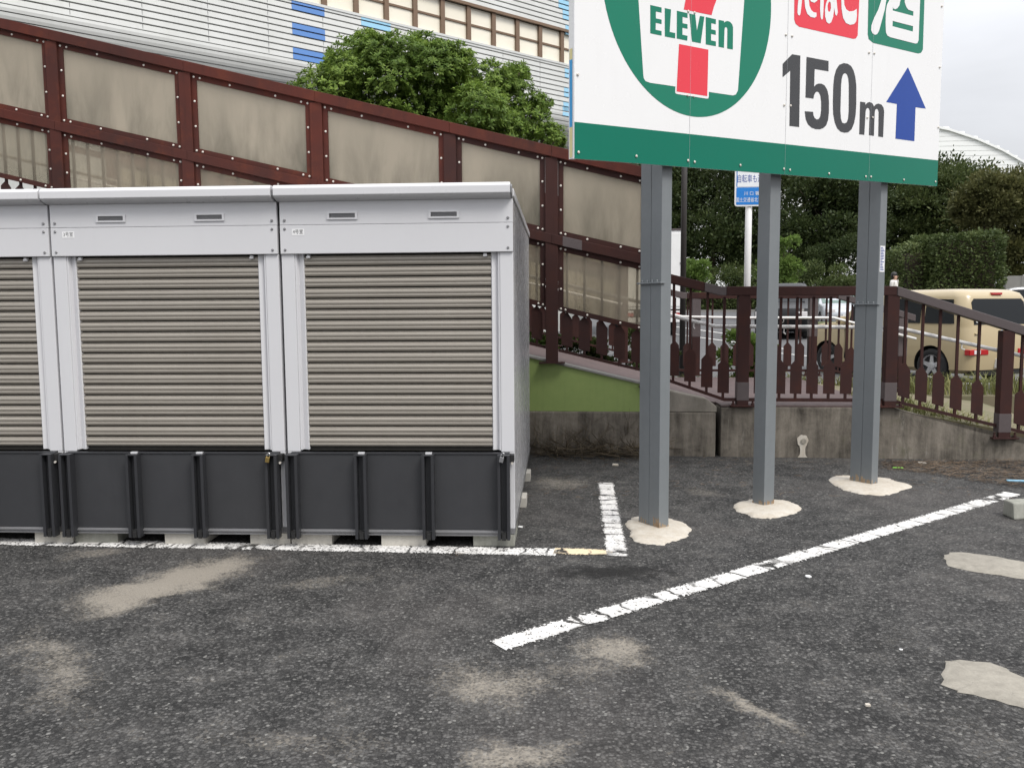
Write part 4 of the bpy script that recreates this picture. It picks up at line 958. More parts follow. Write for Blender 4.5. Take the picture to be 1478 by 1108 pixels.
# ================================================================== TRAFFIC SIGN AND POLE BEYOND THE WALKWAY
def traffic_sign():
    Y = FA+FW+.12
    q2 = lambda u, v: on_line(u, v, Y, 0)
    base = q2(1078, 500); x = base[0]
    r = thing('traffic_sign', 'blue and white traffic sign on a white pole behind the middle billboard column', 'traffic sign', (x, Y, .24))
    zb, x0 = q2(1078, 298)[2], q2(1060, 290)[0]; x1 = x0+.62
    m = MB(); m.tube([(x, Y+.05, .23), (x, Y+.05, zb+1.3)], .047, 16); m.obj('pole', 'white', r, smooth=True)
    def rr(x0, x1, z0, z1, c, y, th, name, mat):
        L = []
        for cx, cz, a0 in ((x1-c, z0+c, -90), (x1-c, z1-c, 0), (x0+c, z1-c, 90), (x0+c, z0+c, 180)):
            for k in range(5): t = math.radians(a0+k*22.5); L.append((cx+c*math.cos(t), y, cz+c*math.sin(t)))
        m = MB(); m.prism(L, (0, th, 0)); return m.obj(name, mat, r)
    rr(x0, x1, zb, zb+1.1, .04, Y-.012, .012, 'plate', 'white')
    e = .022
    rr(x0+e, x1-e, zb+e, zb+.262, .012, Y-.0145, .002, 'blue_field', 'blue_plate')
    rr(x0+e, x1-e, zb+.268, zb+1.1-e, .012, Y-.0135, .001, 'blue_border', 'blue_plate')
    rr(x0+e+.012, x1-e-.012, zb+.27, zb+1.1-e-.012, .010, Y-.0155, .001, 'pale_field', 'pale_plate')
    for body, cx, cz, size, mat, sx, sz, yy in (('自転車も通', x0+.205, zb+.375, .098, 'sign_blue', .74, 1.25, Y-.0165), ('川 口 署', x0+.235, zb+.175, .060, 'pale_plate', 1.0, 1.0, Y-.0165), ('国土交通省北首', x0+.195, zb+.085, .068, 'pale_plate', .76, 1.05, Y-.0165)):
        t = link('lettering', text_mesh('lettering', body, size, mat), r); t.location = Vector((cx, yy, cz))-r.location; t.rotation_euler[0] = math.pi/2; t.scale = (sx, sz, 1)
    xx = on_line(986, 400, 14.0, 0)[0]
    p = thing('utility_pole', 'slim dark brown pole left of the traffic sign', 'pole', (xx, 14.0, .2))
    m = MB(); m.tube([(xx, 14, .19), (xx, 14, 6.5)], [.05, .042], 14); m.obj('shaft', 'pole_dark', p, smooth=True)
    m = MB(); m.lathe([(.09, .0), (.09, .03), (.055, .05)], (xx, 14, .2), 'z', 14); m.obj('foot_collar', 'pole_dark', p)
traffic_sign()
# ================================================================== BUILDING WITH SIDING
def facade():
    vd = ray(2230, 430); d = vd[:2]/np.linalg.norm(vd[:2])                        # run of the facade
    nrm = np.array([d[1], -d[0]])                                                 # outwards, to the viewer
    p0 = (O+ray(640, 52)*(26.0/(ray(640, 52)@_f)))[:2]
    def on_f(u, v):
        r = ray(u, v); t = (p0@nrm)/(r[:2]@nrm); Pp = O+r*t; return float((Pp[:2]-p0)@d), float(Pp[2])
    def W(s, z, off=0.0): return (p0[0]+d[0]*s+nrm[0]*off, p0[1]+d[1]*s+nrm[1]*off, z)
    sill = on_f(640, 52)[1]; head = on_f(640, -1)[1]
    s0, s1 = -20.0, 8.2
    r = thing('office_building', 'white clad building with a band of bronze framed windows and blue accents', 'building', (p0[0], p0[1], 0))
    pitch = .165
    zlow = 8.35; R = .95                                                          # start of the curved underside
    m = MB(); m.prism([W(s0, zlow, -.035), W(s1, zlow, -.035), W(s1, sill, -.035), W(s0, sill, -.035)], (-nrm[0]*.3, -nrm[1]*.3, 0)); m.obj('wall_backing', 'siding_back', r)
    m = MB(); m.prism([W(s0, head, -.035), W(s1, head, -.035), W(s1, 15.4, -.035), W(s0, 15.4, -.035)], (-nrm[0]*.3, -nrm[1]*.3, 0)); m.obj('wall_backing', 'siding_back', r)
    m = MB(); L = [( -.035, zlow)]+[(-R-.035+(R)*math.cos(a), zlow-(R)*math.sin(a)) for a in np.linspace(0, math.pi/2, 7)[1:]]+[(-9, zlow-R), (-9, zlow)]
    m.prism([W(s0, z, o) for o, z in L], (d[0]*(s1-s0), d[1]*(s1-s0), 0)); m.obj('curved_underside', 'siding_back', r)
    m = MB(); m.prism([W(s0, 0, -2.2), W(s1, 0, -2.2), W(s1, zlow-R+.05, -2.2), W(s0, zlow-R+.05, -2.2)], (-nrm[0]*8, -nrm[1]*8, 0)); m.obj('ground_storey', 'siding', r)
    m = MB(); m.prism([W(s0, 15.4, .05), W(s1, 15.4, .05), W(s1, 15.6, .05), W(s0, 15.6, .05)], (-nrm[0]*11, -nrm[1]*11, 0)); m.obj('roof', 'siding', r)
    m = MB(); m.prism([W(s0, zlow, -.4), W(s1, zlow, -.4), W(s1, 15.4, -.4), W(s0, 15.4, -.4)], (-nrm[0]*10, -nrm[1]*10, 0)); m.obj('core', 'siding_back', r)
    def board(z, sa, sb, name='siding_board', mat='siding', off=0.0):
        m = MB(); pr = [(-.030, z+.004), (.004, z+.004), (.010, z+.010), (.002, z+pitch-.034), (-.016, z+pitch-.020), (-.030, z+pitch-.018)]
        m.prism([W(sa, zz, o+off) for o, zz in pr], (d[0]*(sb-sa), d[1]*(sb-sa), 0)); return m.obj(name, mat, r)
    jl = 4.8                                                                      # board lengths
    js = [s0+jl*i for i in range(int((s1-s0)/jl)+1)]+[s1]
    zs = []
    z = zlow
    while z < sill-.05: zs.append(z); z += pitch
    z = head+.10
    while z < 15.3: zs.append(z); z += pitch
    for z in zs: board(z, s0, s1)
    # boards round the curved underside
    na = 9
    for i in range(na):
        a0, a1 = (math.pi/2)*i/na+.012, (math.pi/2)*(i+1)/na-.012
        m = MB(); c = lambda a, rr: W(s0, zlow-rr*math.sin(a), -R+rr*math.cos(a))
        m.prism([c(a0, R-.01), c(a0, R+.004), c((a0+a1)/2, R+.012), c(a1, R+.012), c(a1, R-.01)], (d[0]*(s1-s0), d[1]*(s1-s0), 0)); m.obj('siding_board', 'siding', r)
    # joints between board lengths
    for s in np.arange(s0+1.3, s1, 1.62):
        m = MB(); m.prism([W(s, zlow, .004), W(s+.012, zlow, .004), W(s+.012, sill-.02, .004), W(s, sill-.02, .004)], (nrm[0]*.0045, nrm[1]*.0045, 0)); m.obj('joint_strip', 'vent', r)
    # coloured boards, two courses tall
    def accent(u, v, w, mat, n=2):
        s, z = on_f(u, v); zz = min(zs, key=lambda q: abs(q-z))
        for k in range(n): board(zz-k*pitch, s, s+w, 'accent_board', mat, .008)
    wpx = on_f(468, 40)[0]-on_f(421, 40)[0]
    iz = min(range(len(zs)), key=lambda k: abs(zs[k]-on_f(421, 34)[1])); sA_ = on_f(421.5, 34)[0]
    for k in (3, -1, -5, -9):
        for e_ in (0, -1): board(zs[iz+k+e_], sA_, sA_+wpx, 'accent_board', 'siding_blue', .008)
    accent(521, 23, wpx, 'siding_sky')
    for u, v in ((806, 3), (812, 22), (816, 45), (815, 103), (814, 130), (813, 152), (812, 176)): accent(u, v, wpx, 'siding_sky')
    # windows: each with mullions, a transom and two panes
    us = [516, 561, 604.5, 645, 682, 717.5, 750.5, 782, 812]
    ss = [on_f(u, 60)[0] for u in us]; ws = (ss[-1]-ss[0])/(len(ss)-1)
    sj = ss[0]
    allx = [sj+ws*k for k in range(-14, 20) if s0+.3 < sj+ws*k < s1-.3]
    hgt = head-sill
    m = MB(); m.prism([W(s0, sill-.02, .03), W(s1, sill-.02, .03), W(s1, sill+.05, .03), W(s0, sill+.05, .03)], (-nrm[0]*.2, -nrm[1]*.2, 0)); m.obj('window_sill', 'siding', r)
    m = MB(); m.prism([W(s0, head, .06), W(s1, head, .06), W(s1, head+.09, .06), W(s0, head+.09, .06)], (-nrm[0]*.2, -nrm[1]*.2, 0)); m.obj('window_head', 'mullion', r)
    for i, s in enumerate(allx[:-1]):
        b = MB(); mw = .075
        b.prism([W(s-mw, sill+.051, -.002), W(s+mw, sill+.051, -.002), W(s+mw, head-.002, -.002), W(s-mw, head-.002, -.002)], (-nrm[0]*.16, -nrm[1]*.16, 0))
        w_ = b.obj('window', 'mullion', r)
        zm = sill+.05+(hgt-.05)*.49; e = ws
        b = MB(); b.prism([W(s+mw+.001, zm-.03, -.05), W(s+e-mw-.001, zm-.03, -.05), W(s+e-mw-.001, zm+.03, -.05), W(s+mw+.001, zm+.03, -.05)], (-nrm[0]*.08, -nrm[1]*.08, 0))
        o = b.obj('transom', 'mullion', w_); o.location = (0, 0, 0)
        for za, zb in ((sill+.051, zm-.031), (zm+.031, head-.002)):
            b = MB(); b.prism([W(s+mw+.001, za, -.09), W(s+e-mw-.001, za, -.09), W(s+e-mw-.001, zb, -.09), W(s+mw+.001, zb, -.09)], (-nrm[0]*.02, -nrm[1]*.02, 0))
            o = b.obj('pane', 'blind', w_); o.location = (0, 0, 0)
facade()

def dome_roof():
    # far white barrel roof above the trees
    D = 130.0
    c = O+ray(1300, 300)*(D/(ray(1300, 300)@_f)); q2 = lambda u, v: O+ray(u, v)*(D/(ray(u, v)@_f))
    top = q2(1250, 168)[2]; e0 = q2(1362, 192); e1 = q2(1470, 236)
    r = thing('arena', 'far white arched roof rising behind the trees right of the billboard', 'building', (c[0], c[1], 0))
    # arc through the measured skyline
    cx = c[0]-6; pts = []
    Rr = 46.0
    zc = e0[2]-math.sqrt(max(Rr**2-(e0[0]-cx)**2, 1))
    for k, a in enumerate(np.linspace(math.radians(25), math.radians(155), 25)): pts.append((cx+Rr*math.cos(a), zc+Rr*math.sin(a)))
    m = MB(); m.prism([(x, c[1], z) for x, z in pts]+[(pts[-1][0], c[1], 0), (pts[0][0], c[1], 0)], (10, 60, 0)); m.obj('hall', 'dome', r)
    for i in range(24):
        (xa, za), (xb, zb) = pts[i], pts[i+1]
        m = MB(); m.prism([(xa, c[1]-.4, za), (xb, c[1]-.4, zb), (xb, c[1]-.4, zb+.35), (xa, c[1]-.4, za+.35)], (10, 61, 0)); m.obj('roof_sheet', 'dome', r)
    z = 4.0
    while z < zc+Rr:
        hw = math.sqrt(max(Rr**2-(z-zc)**2, .1)) if z > zc+Rr*math.sin(math.radians(25)) else Rr*math.cos(math.radians(25))
        m = MB(); m.box(cx-hw, cx+hw, c[1]-.10, c[1]-.01, z, z+.69); m.obj('wall_course', 'dome', r); z += .75
dome_roof()

# ================================================================== VEGETATION
def leaf_quads(C, Nrm, size, aspect, jitter, droop=0.0):
    """C, Nrm: (n,3). One rhombic leaf per row, its axis roughly along Nrm"""
    n = len(C); ax = Nrm+rng.normal(0, jitter, (n, 3)); ax[:, 2] -= droop; ax /= np.linalg.norm(ax, axis=1, keepdims=True)
    rv = rng.normal(0, 1, (n, 3)); sd_ = np.cross(ax, rv); sd_ /= np.linalg.norm(sd_, axis=1, keepdims=True)
    L = size*(.65+.7*rng.random((n, 1))); w = L*aspect
    V = np.empty((n, 4, 3)); V[:, 0] = C; V[:, 1] = C+ax*L*.55+sd_*w*.5; V[:, 2] = C+ax*L; V[:, 3] = C+ax*L*.55-sd_*w*.5
    return V
def sphere_dirs(n):
    v = rng.normal(0, 1, (n, 3)); return v/np.linalg.norm(v, axis=1, keepdims=True)

def make_tree(name, label, x, y, z0, height, crown_z, rx, ry, rz, lobes, nleaf, size, mat, group=None, cat='tree', trunk_r=.16, aspect=.5, fill=.35, limbs=6):
    r = thing(name, label, cat, (x, y, z0), group)
    # trunk with limbs
    m = MB(); lean = rng.normal(0, .15, 2)
    pts = [(x, y, z0-.1), (x+lean[0]*.3, y+lean[1]*.3, z0+(crown_z-z0)*.5), (x+lean[0], y+lean[1], crown_z+rz*.3)]
    m.tube(pts, [trunk_r, trunk_r*.75, trunk_r*.3], 9)
    for k in range(limbs):
        a = 2*math.pi*(k+rng.random()*.6)/limbs; b = np.array(pts[1])+(np.array(pts[2])-np.array(pts[1]))*(.1+.8*rng.random())
        e = np.array([x+rx*.72*math.cos(a), y+ry*.72*math.sin(a), crown_z+rz*(rng.random()*.9-.3)]); mid = (b+e)/2+np.array([0, 0, rz*.1])
        m.tube([b, mid, e], [trunk_r*.42, trunk_r*.25, trunk_r*.08], 6)
    m.obj('trunk', 'bark', r, smooth=True)
    # lobes over the crown ellipsoid, leaves through their outer shells
    Cs = []; Ns = []; per = nleaf//lobes
    for k in range(lobes):
        dvec = sphere_dirs(1)[0]; rad = .45+.5*rng.random()
        c = np.array([x+rx*dvec[0]*rad, y+ry*dvec[1]*rad, crown_z+rz*dvec[2]*rad]); lr = (.20+.22*rng.random())*min(rx, ry, rz*1.3)*1.15
        dd = sphere_dirs(per); dd[:, 2] = np.where(rng.random(per) < .65, np.abs(dd[:, 2]), dd[:, 2])
        rr_ = lr*(1-fill*rng.random((per, 1))**1.5)*(1+.25*rng.normal(0, 1, (per, 1))*.5)
        P_ = c+dd*rr_*np.array([1.15, 1.15, .85]); Cs.append(P_); Ns.append(dd+np.array([0, 0, .35]))
    C_ = np.concatenate(Cs); N_ = np.concatenate(Ns)
    o = link('crown', quads_mesh('crown', leaf_quads(C_-np.array([x, y, z0]), N_, size, aspect, .55), mat), r)
    return r

def rosette_bush():
    """evergreen shrub tree behind the ramp: whorls of narrow leaves on rounded clumps"""
    D = 12.9
    at = lambda u, v, dd=0.0: O+ray(u, v)*((D+dd)/(ray(u, v)@_f))
    c0 = at(610, 240); r = thing('evergreen_tree', 'bushy bright green evergreen tree rising behind the red screen fence', 'tree', (c0[0], c0[1], .1))
    clumps = [(470, 140, 52), (430, 165, 40), (520, 95, 52), (575, 85, 46), (530, 60, 22), (610, 66, 26), (560, 120, 55), (630, 105, 50), (500, 150, 50), (600, 150, 58), (655, 85, 30), (660, 130, 48), (700, 125, 48), (735, 118, 34), (750, 105, 16),
              (690, 165, 52), (740, 150, 42), (640, 180, 50), (760, 178, 38), (780, 150, 18), (790, 195, 26), (715, 195, 45), (560, 185, 50), (455, 185, 45), (415, 140, 14), (545, 75, 30), (640, 80, 26), (800, 205, 18), (500, 110, 40), (480, 90, 16)]
    Vs = []
    for i, (u, v, pr) in enumerate(clumps):
        dd = (pr-35)*-.018+rng.normal(0, .35); c = at(u, v, dd); R_ = pr*D/F_PX*.88
        nr = int(330*(R_/.45)**2)+25
        dirs = sphere_dirs(nr); dirs = dirs[(dirs[:, 2] > -.55)]
        jit = (1+.10*rng.normal(0, 1, (len(dirs), 1)))*np.where(rng.random((len(dirs), 1)) < .25, .6, 1.0); tips = c+dirs*R_*jit*np.array([1, 1, .82])
        up = dirs*.8+np.array([0, 0, .55]); up /= np.linalg.norm(up, axis=1, keepdims=True)
        nl = 15
        T = np.repeat(tips, nl, 0); U = np.repeat(up, nl, 0)
        side = rng.normal(0, 1, T.shape); side -= U*(side*U).sum(1, keepdims=True); side /= np.linalg.norm(side, axis=1, keepdims=True)
        ax = U*(.15+.75*rng.random((len(T), 1)))+side; ax /= np.linalg.norm(ax, axis=1, keepdims=True)
        base = T-U*(.05*rng.random((len(T), 1)))
        wv = np.cross(ax, U); wv /= np.linalg.norm(wv, axis=1, keepdims=True)
        L = .080*(.7+.5*rng.random((len(T), 1))); w = L*.30
        V = np.empty((len(T), 4, 3)); V[:, 0] = base; V[:, 1] = base+ax*L*.6+wv*w*.5; V[:, 2] = base+ax*L-U*L*.12; V[:, 3] = base+ax*L*.6-wv*w*.5
        Vs.append(V)
    V = np.concatenate(Vs); V -= np.array([c0[0], c0[1], .1])
    link('crown', quads_mesh('crown', V, 'leaf_bush'), r)
    m = MB()
    for (u, v, pr) in clumps:
        e = at(u, v); b = np.array([c0[0]+rng.normal(0, .15), c0[1], 2.2]); m.tube([b, (b+e)/2+np.array([0, 0, -.2]), e], [.05, .035, .012], 6)
    m.tube([(c0[0], c0[1], .05), (c0[0]+.05, c0[1], 1.2), (c0[0], c0[1], 2.4)], [.14, .11, .08], 10)
    m.obj('trunk', 'bark', r, smooth=True)
rosette_bush()

def at_depth(u, v, D): return O+ray(u, v)*(D/(ray(u, v)@_f))
# the wood behind the road: every tree its own crown and trunk
wood = [  # u centre, v top, v crown bottom, half width px, depth, material, label
    (935, 180, 425, 85, 62, 'leaf_dark', 'dark tree behind the left billboard column'),
    (1030, 215, 420, 75, 60, 'leaf_dark', 'dark dense tree behind the blue and white traffic sign'),
    (1130, 195, 425, 85, 64, 'leaf_mid', 'leafy tree between the middle and right billboard columns'),
    (1195, 225, 425, 70, 58, 'leaf_dark', 'dark tree left of the right billboard column'),
    (1290, 205, 420, 85, 63, 'leaf_dark', 'dark spreading tree right of the right billboard column'),
    (1375, 222, 415, 75, 59, 'leaf_mid', 'feathery tree right of the billboard, behind the clipped hedge'),
    (1460, 240, 420, 70, 56, 'leaf_olive', 'olive green tree at the right edge of the photo'),
    (1545, 215, 420, 80, 58, 'leaf_mid', 'tree beyond the right edge, its branches reaching in'),
    (1430, 255, 330, 45, 50, 'leaf_olive', 'yellowish small tree in front of the wood at the right'),
    (860, 190, 425, 90, 66, 'leaf_mid', 'tree hidden mostly behind the billboard board and screen fence')]
for (u, vt, vb, hw, D, mt, lab) in wood:
    c = at_depth(u, (vt+vb)/2, D); zt_ = at_depth(u, vt, D)[2]; zb_ = at_depth(u, vb, D)[2]; rx = hw*D/F_PX
    make_tree('broadleaf_tree', lab, c[0], c[1], 1.9, zt_, (zt_+zb_)/2, rx*1.15, rx*.9, (zt_-zb_)/2*1.05, 64, 34000, .24, mt, 'trees of the wood behind the road', fill=.6, trunk_r=.2)
# lower growth filling the edge of the wood
sh = [(1000, 365, 425, 26, 38, 'leaf_light', 'light green shrub beside the truck'), (1130, 330, 425, 32, 40, 'leaf_light', 'round yellow green shrub right of the middle billboard column'), (1075, 380, 428, 60, 57, 'leaf_hedge', 'dark shrub behind the black van'),
      (1180, 385, 430, 55, 52, 'leaf_hedge', 'dark shrub behind the silver car'), (1300, 375, 430, 30, 44, 'leaf_hedge', 'shrub behind the walking person'), (1235, 395, 432, 40, 50, 'leaf_mid', 'low shrub behind the right billboard column'), (1212, 335, 432, 42, 54, 'leaf_dark', 'dark shrub in the gap between two trees left of the right column')]
for (u, vt, vb, hw, D, mt, lab) in sh:
    c = at_depth(u, (vt+vb)/2, D); zt_ = at_depth(u, vt, D)[2]; zb_ = at_depth(u, vb, D)[2]; rx = hw*D/F_PX
    make_tree('shrub', lab, c[0], c[1], road_z(c[1]), zt_, (zt_+zb_)/2, rx, rx*.8, (zt_-zb_)/2, 26, 8000, .15, mt, 'shrubs along the road', cat='shrub', trunk_r=.05, limbs=4)
def hedge(name, label, x0, x1, y0, y1, z0, z1, mat, n, size, bulge=.12, cat='hedge'):
    cx, cy = (x0+x1)/2, (y0+y1)/2; r = thing(name, label, cat, (cx, cy, z0))
    m = MB(); m.box(x0+.2, x1-.2, y0+.2, y1-.2, z0, z1-.2); m.obj('branches', 'bark', r)
    A_ = [(x1-x0)*(z1-z0), (y1-y0)*(z1-z0), (y1-y0)*(z1-z0), (x1-x0)*(y1-y0)]; T = sum(A_); Cs = []; Ns = []
    for k, (ar) in enumerate(A_):
        nn = int(n*ar/T); a, b = rng.random((nn, 1)), rng.random((nn, 1))
        X = x0+(x1-x0)*a; Yy = y0+(y1-y0)*a; Z = z0+(z1-z0)*b
        if k == 0: P_ = np.hstack([X, np.full_like(X, y0), Z]); nv = (0, -1, .2)
        elif k == 1: P_ = np.hstack([np.full_like(X, x0), Yy, Z]); nv = (-1, 0, .2)
        elif k == 2: P_ = np.hstack([np.full_like(X, x1), Yy, Z]); nv = (1, 0, .2)
        else: P_ = np.hstack([X, y0+(y1-y0)*b, np.full_like(X, z1)]); nv = (0, 0, 1)
        wob = np.sin(P_[:, :1]*1.7+P_[:, 2:3]*2.3)*np.cos(P_[:, 1:2]*1.3+P_[:, 2:3]*1.1)
        Cs.append(P_+np.array(nv)*(wob*bulge+rng.normal(0, bulge*.5, (nn, 1)))); Ns.append(np.tile(np.array(nv, float), (nn, 1)))
    C_ = np.concatenate(Cs)-np.array([cx, cy, z0])
    link('foliage', quads_mesh('foliage', leaf_quads(C_, np.concatenate(Ns), size, .6, .8, .3), mat), r)
D = 33.0
hl, hr_, ht = at_depth(1357, 372, D), at_depth(1446, 372, D), at_depth(1390, 340, D)
hedge('clipped_hedge', 'tall clipped block of ivy green hedge right of the billboard', hl[0], hr_[0], hl[1], hl[1]+3.0, road_z(34), ht[2], 'leaf_hedge', 17000, .13)
hl2 = at_depth(1316, 354, D+1.0)
hedge('clipped_hedge', 'lower clipped hedge adjoining the tall block on its left', hl2[0]-.2, hl2[0]+1.6, hl2[1], hl2[1]+2.5, road_z(34), hl2[2]-.1, 'leaf_hedge', 7000, .13)
e0, e1 = at_depth(985, 423, 55), at_depth(1075, 423, 55)
hedge('roadside_hedge', 'low hedge along the far kerb beyond the white road lines', e0[0]-6, e1[0]+10, 55, 56.6, road_z(55)-.1, at_depth(1030, 421, 55)[2], 'leaf_hedge', 16000, .2)
m = MB(); m.box(-8, 40, 54.2, 54.5, road_z(54)-.2, road_z(54)+.15); m.obj('far_kerb', 'kerb', kind='structure')
# grey wall at the right edge
w0, w1 = at_depth(1452, 398, 37), at_depth(1560, 396, 37)
rw = thing('roadside_wall', 'pale grey block wall at the right edge beyond the beige car', 'wall', (w0[0], w0[1], road_z(37)))
for i in range(5):
    for j in range(3):
        wd = (w1[0]-w0[0])/5; hh = (w0[2]-road_z(37)+.2)/3
        m = MB(); m.box(w0[0]+i*wd+.006, w0[0]+(i+1)*wd-.006, w0[1], w0[1]+.2, road_z(37)-.2+j*hh+.004, road_z(37)-.2+(j+1)*hh-.004); m.obj('block', 'kerb', rw, .006)

# ================================================================== VEHICLES
def rrect(x0, x1, hw, r, n=6):
    L = []
    for cx, cy, a0 in ((x1-r, hw-r, 0), (x0+r, hw-r, 90), (x0+r, -hw+r, 180), (x1-r, -hw+r, 270)):
        for k in range(n+1): t = math.radians(a0+90*k/n); L.append((cx+r*math.cos(t), cy+r*math.sin(t)))
    return L
def car(name, label, cat, loc, heading, slices, paint, wheels, wr_, side_glass, rear_glass, front_glass, glass='glass', lamps=(), extras=None, group=None):
    """body from stacked rounded outlines (z, xmin, xmax, half width, corner radius); x forward, y left"""
    r = thing(name, label, cat, loc, group, heading)
    m = MB(); n = None
    for (z, a, b, hw, rad) in slices:
        L = rrect(a, b, hw, rad); n = len(L); m.v += [(x, y, z) for x, y in L]
    for k in range(len(slices)-1):
        for i in range(n): m.f.append([k*n+i, k*n+(i+1) % n, (k+1)*n+(i+1) % n, (k+1)*n+i])
    m.f.append(list(range(n))[::-1]); m.f.append([(len(slices)-1)*n+i for i in range(n)])
    body = m.obj('body', paint, r, smooth=True, at_world=False)
    # wheel openings
    cut = MB()
    for wx in wheels:
        for s in (-1, 1):
            cut.lathe([(wr_+.055, 0), (wr_+.055, .36*s)], (wx, s*(slices[2][3]-.24), wr_), 'y', 28)
    co = cut.obj('cutter', 'black'); md = body.modifiers.new('arch', 'BOOLEAN'); md.object = co; md.operation = 'DIFFERENCE'; md.solver = 'EXACT'
    co.parent = r
    bpy.context.view_layer.update(); dg = bpy.context.evaluated_depsgraph_get()
    me = bpy.data.meshes.new_from_object(body.evaluated_get(dg)); body.modifiers.clear(); body.data = me
    bpy.data.objects.remove(co)
    me.materials.clear(); me.materials.append(MAT[paint]); me.materials.append(MAT['black'])
    for p in me.polygons:
        c = p.center
        inside = any(abs(math.hypot(c[0]-wx, c[2]-wr_)-(wr_+.055)) < .03 and abs(p.normal[1]) < .5 for wx in wheels) or any(math.hypot(c[0]-wx, c[2]-wr_) < wr_+.05 and abs(c[1]) < slices[2][3]-.2 and c[2] > slices[0][0]+.02 for wx in wheels)
        p.material_index = 1 if inside else 0
    try: me.set_sharp_from_angle(angle=math.radians(38))
    except Exception: pass
    zs_ = [s[0] for s in slices]
    HW = lambda z: float(np.interp(z, zs_, [s[3] for s in slices])); XA = lambda z: float(np.interp(z, zs_, [s[1] for s in slices])); XB_ = lambda z: float(np.interp(z, zs_, [s[2] for s in slices]))
    for s in (-1, 1):
        for (pts) in side_glass:
            mm = MB(); mm.prism([(x, s*(HW(z)+.017), z) for x, z in pts], (0, -s*.03, 0)); mm.obj('side_window', glass, r, at_world=False)
        for wx in wheels:
            w = MB(); yo = s*(slices[2][3]-.01); t = -s*.2
            w.lathe([(wr_*.62, t), (wr_*.9, t), (wr_, t*.85), (wr_, t*.15), (wr_*.93, 0), (wr_*.66, 0), (wr_*.62, t*.2)], (wx, yo, wr_), 'y', 28); wo = w.obj('wheel', 'tyre', r, smooth=True, at_world=False)
            rm_ = MB(); rm_.lathe([(wr_*.66, t*.5), (wr_*.655, t*.05), (wr_*.60, t*.10), (wr_*.58, t*.45)], (wx, yo, wr_), 'y', 24)
            for k in range(5):
                a = 2*math.pi*k/5+.3; ca, sa = math.cos(a), math.sin(a)
                q1 = lambda rr, ww: (wx+rr*ca-ww*sa, yo+t*.12, wr_+rr*sa+ww*ca)
                rm_.prism([q1(.03, -.045), q1(wr_*.61, -.030), q1(wr_*.61, .030), q1(.03, .045)], (0, t*.12, 0))
            rm_.lathe([(.07, t*.3), (.065, t*.06), (.03, t*.05)], (wx, yo, wr_), 'y', 14)
            ro = rm_.obj('rim', 'alloy', wo, at_world=False)
    if rear_glass:
        z0, z1, hw = rear_glass; mm = MB(); L = [(-hw, z0), (hw, z0), (hw, z1-.06), (hw-.06, z1), (-hw+.06, z1), (-hw, z1-.06)]
        mm.prism([(XA(z)-.005, y, z) for y, z in L], (.02, 0, 0)); mm.obj('rear_window', glass, r, at_world=False)
    if front_glass:
        z0, z1, hw = front_glass; mm = MB(); L = [(-hw, z0), (hw, z0), (hw-.08, z1), (-hw+.08, z1)]
        mm.prism([(XB_(z)+.006, y, z) for y, z in L], (-.02, 0, 0)); mm.obj('windscreen', 'glass_green' if glass != 'glass' else glass, r, at_world=False)
    for (nm, mat, x0, x1, y0, y1, z0, z1, bev) in lamps:
        mm = MB(); mm.box(x0, x1, y0, y1, z0, z1); mm.obj(nm, mat, r, bev, at_world=False)
    if extras: extras(r, HW, XA, XB_)
    return r
boxy = [(.20, -1.72, 1.70, .74, .20), (.27, -1.92, 1.90, .815, .24), (.50, -1.955, 1.95, .845, .26), (.66, -1.95, 1.95, .850, .26), (.84, -1.92, 1.93, .848, .26), (.97, -1.90, 1.86, .840, .25), (1.02, -1.885, 1.55, .832, .23), (1.06, -1.88, 1.05, .826, .20), (1.30, -1.84, .82, .805, .20), (1.50, -1.80, .60, .775, .20), (1.58, -1.75, .46, .740, .20), (1.635, -1.62, .28, .66, .20), (1.655, -1.42, .05, .50, .20)]
P_w = on_ground(1345, 528, RZ+.31)
hd = math.atan2(.906, -.422)
fx, fyv = math.cos(hd), math.sin(hd); lx, ly = -fyv, fx
loc = (P_w[0]+1.22*fx-.80*lx, P_w[1]+1.22*fyv-.80*ly, RZ)
def cube_extras(r, HW, XA, XB_):
    for s in (-1, 1):
        for x in (.05, -.95):
            mm = MB(); mm.box(x-.09, x+.09, s*(HW(.93)+.002), s*(HW(.93)+.030), .915, .94); mm.obj('door_handle', 'car_beige', r, .008, at_world=False)
        for x in (.82, -.12, -1.02):
            mm = MB(); mm.box(x-.003, x+.003, s*(HW(.7)-.02), s*(HW(.7)+.0012), .34, 1.0); mm.obj('door_seam', 'black', r, at_world=False)
        mm = MB(); mm.box(.78, .92, s*.84, s*1.0, 1.02, 1.17); mm.obj('mirror', 'car_beige', r, .04, at_world=False)
    mm = MB(); mm.lathe([(.045, 0), (.045, -.012), (.03, -.016)], (XA(.90)-.004, .02, .905), 'x', 18); mm.obj('emblem', 'chrome', r, at_world=False)
    mm = MB(); mm.box(XA(.92)-.03, XA(.92)+.01, .50, .64, .875, .90); mm.obj('tailgate_handle', 'car_beige', r, .008, at_world=False)
    mm = MB(); mm.lathe([(.035, 0), (.035, -.003)], (XA(1.10)-.026, .58, 1.11), 'x', 16); mm.obj('sticker', 'white', r, at_world=False)
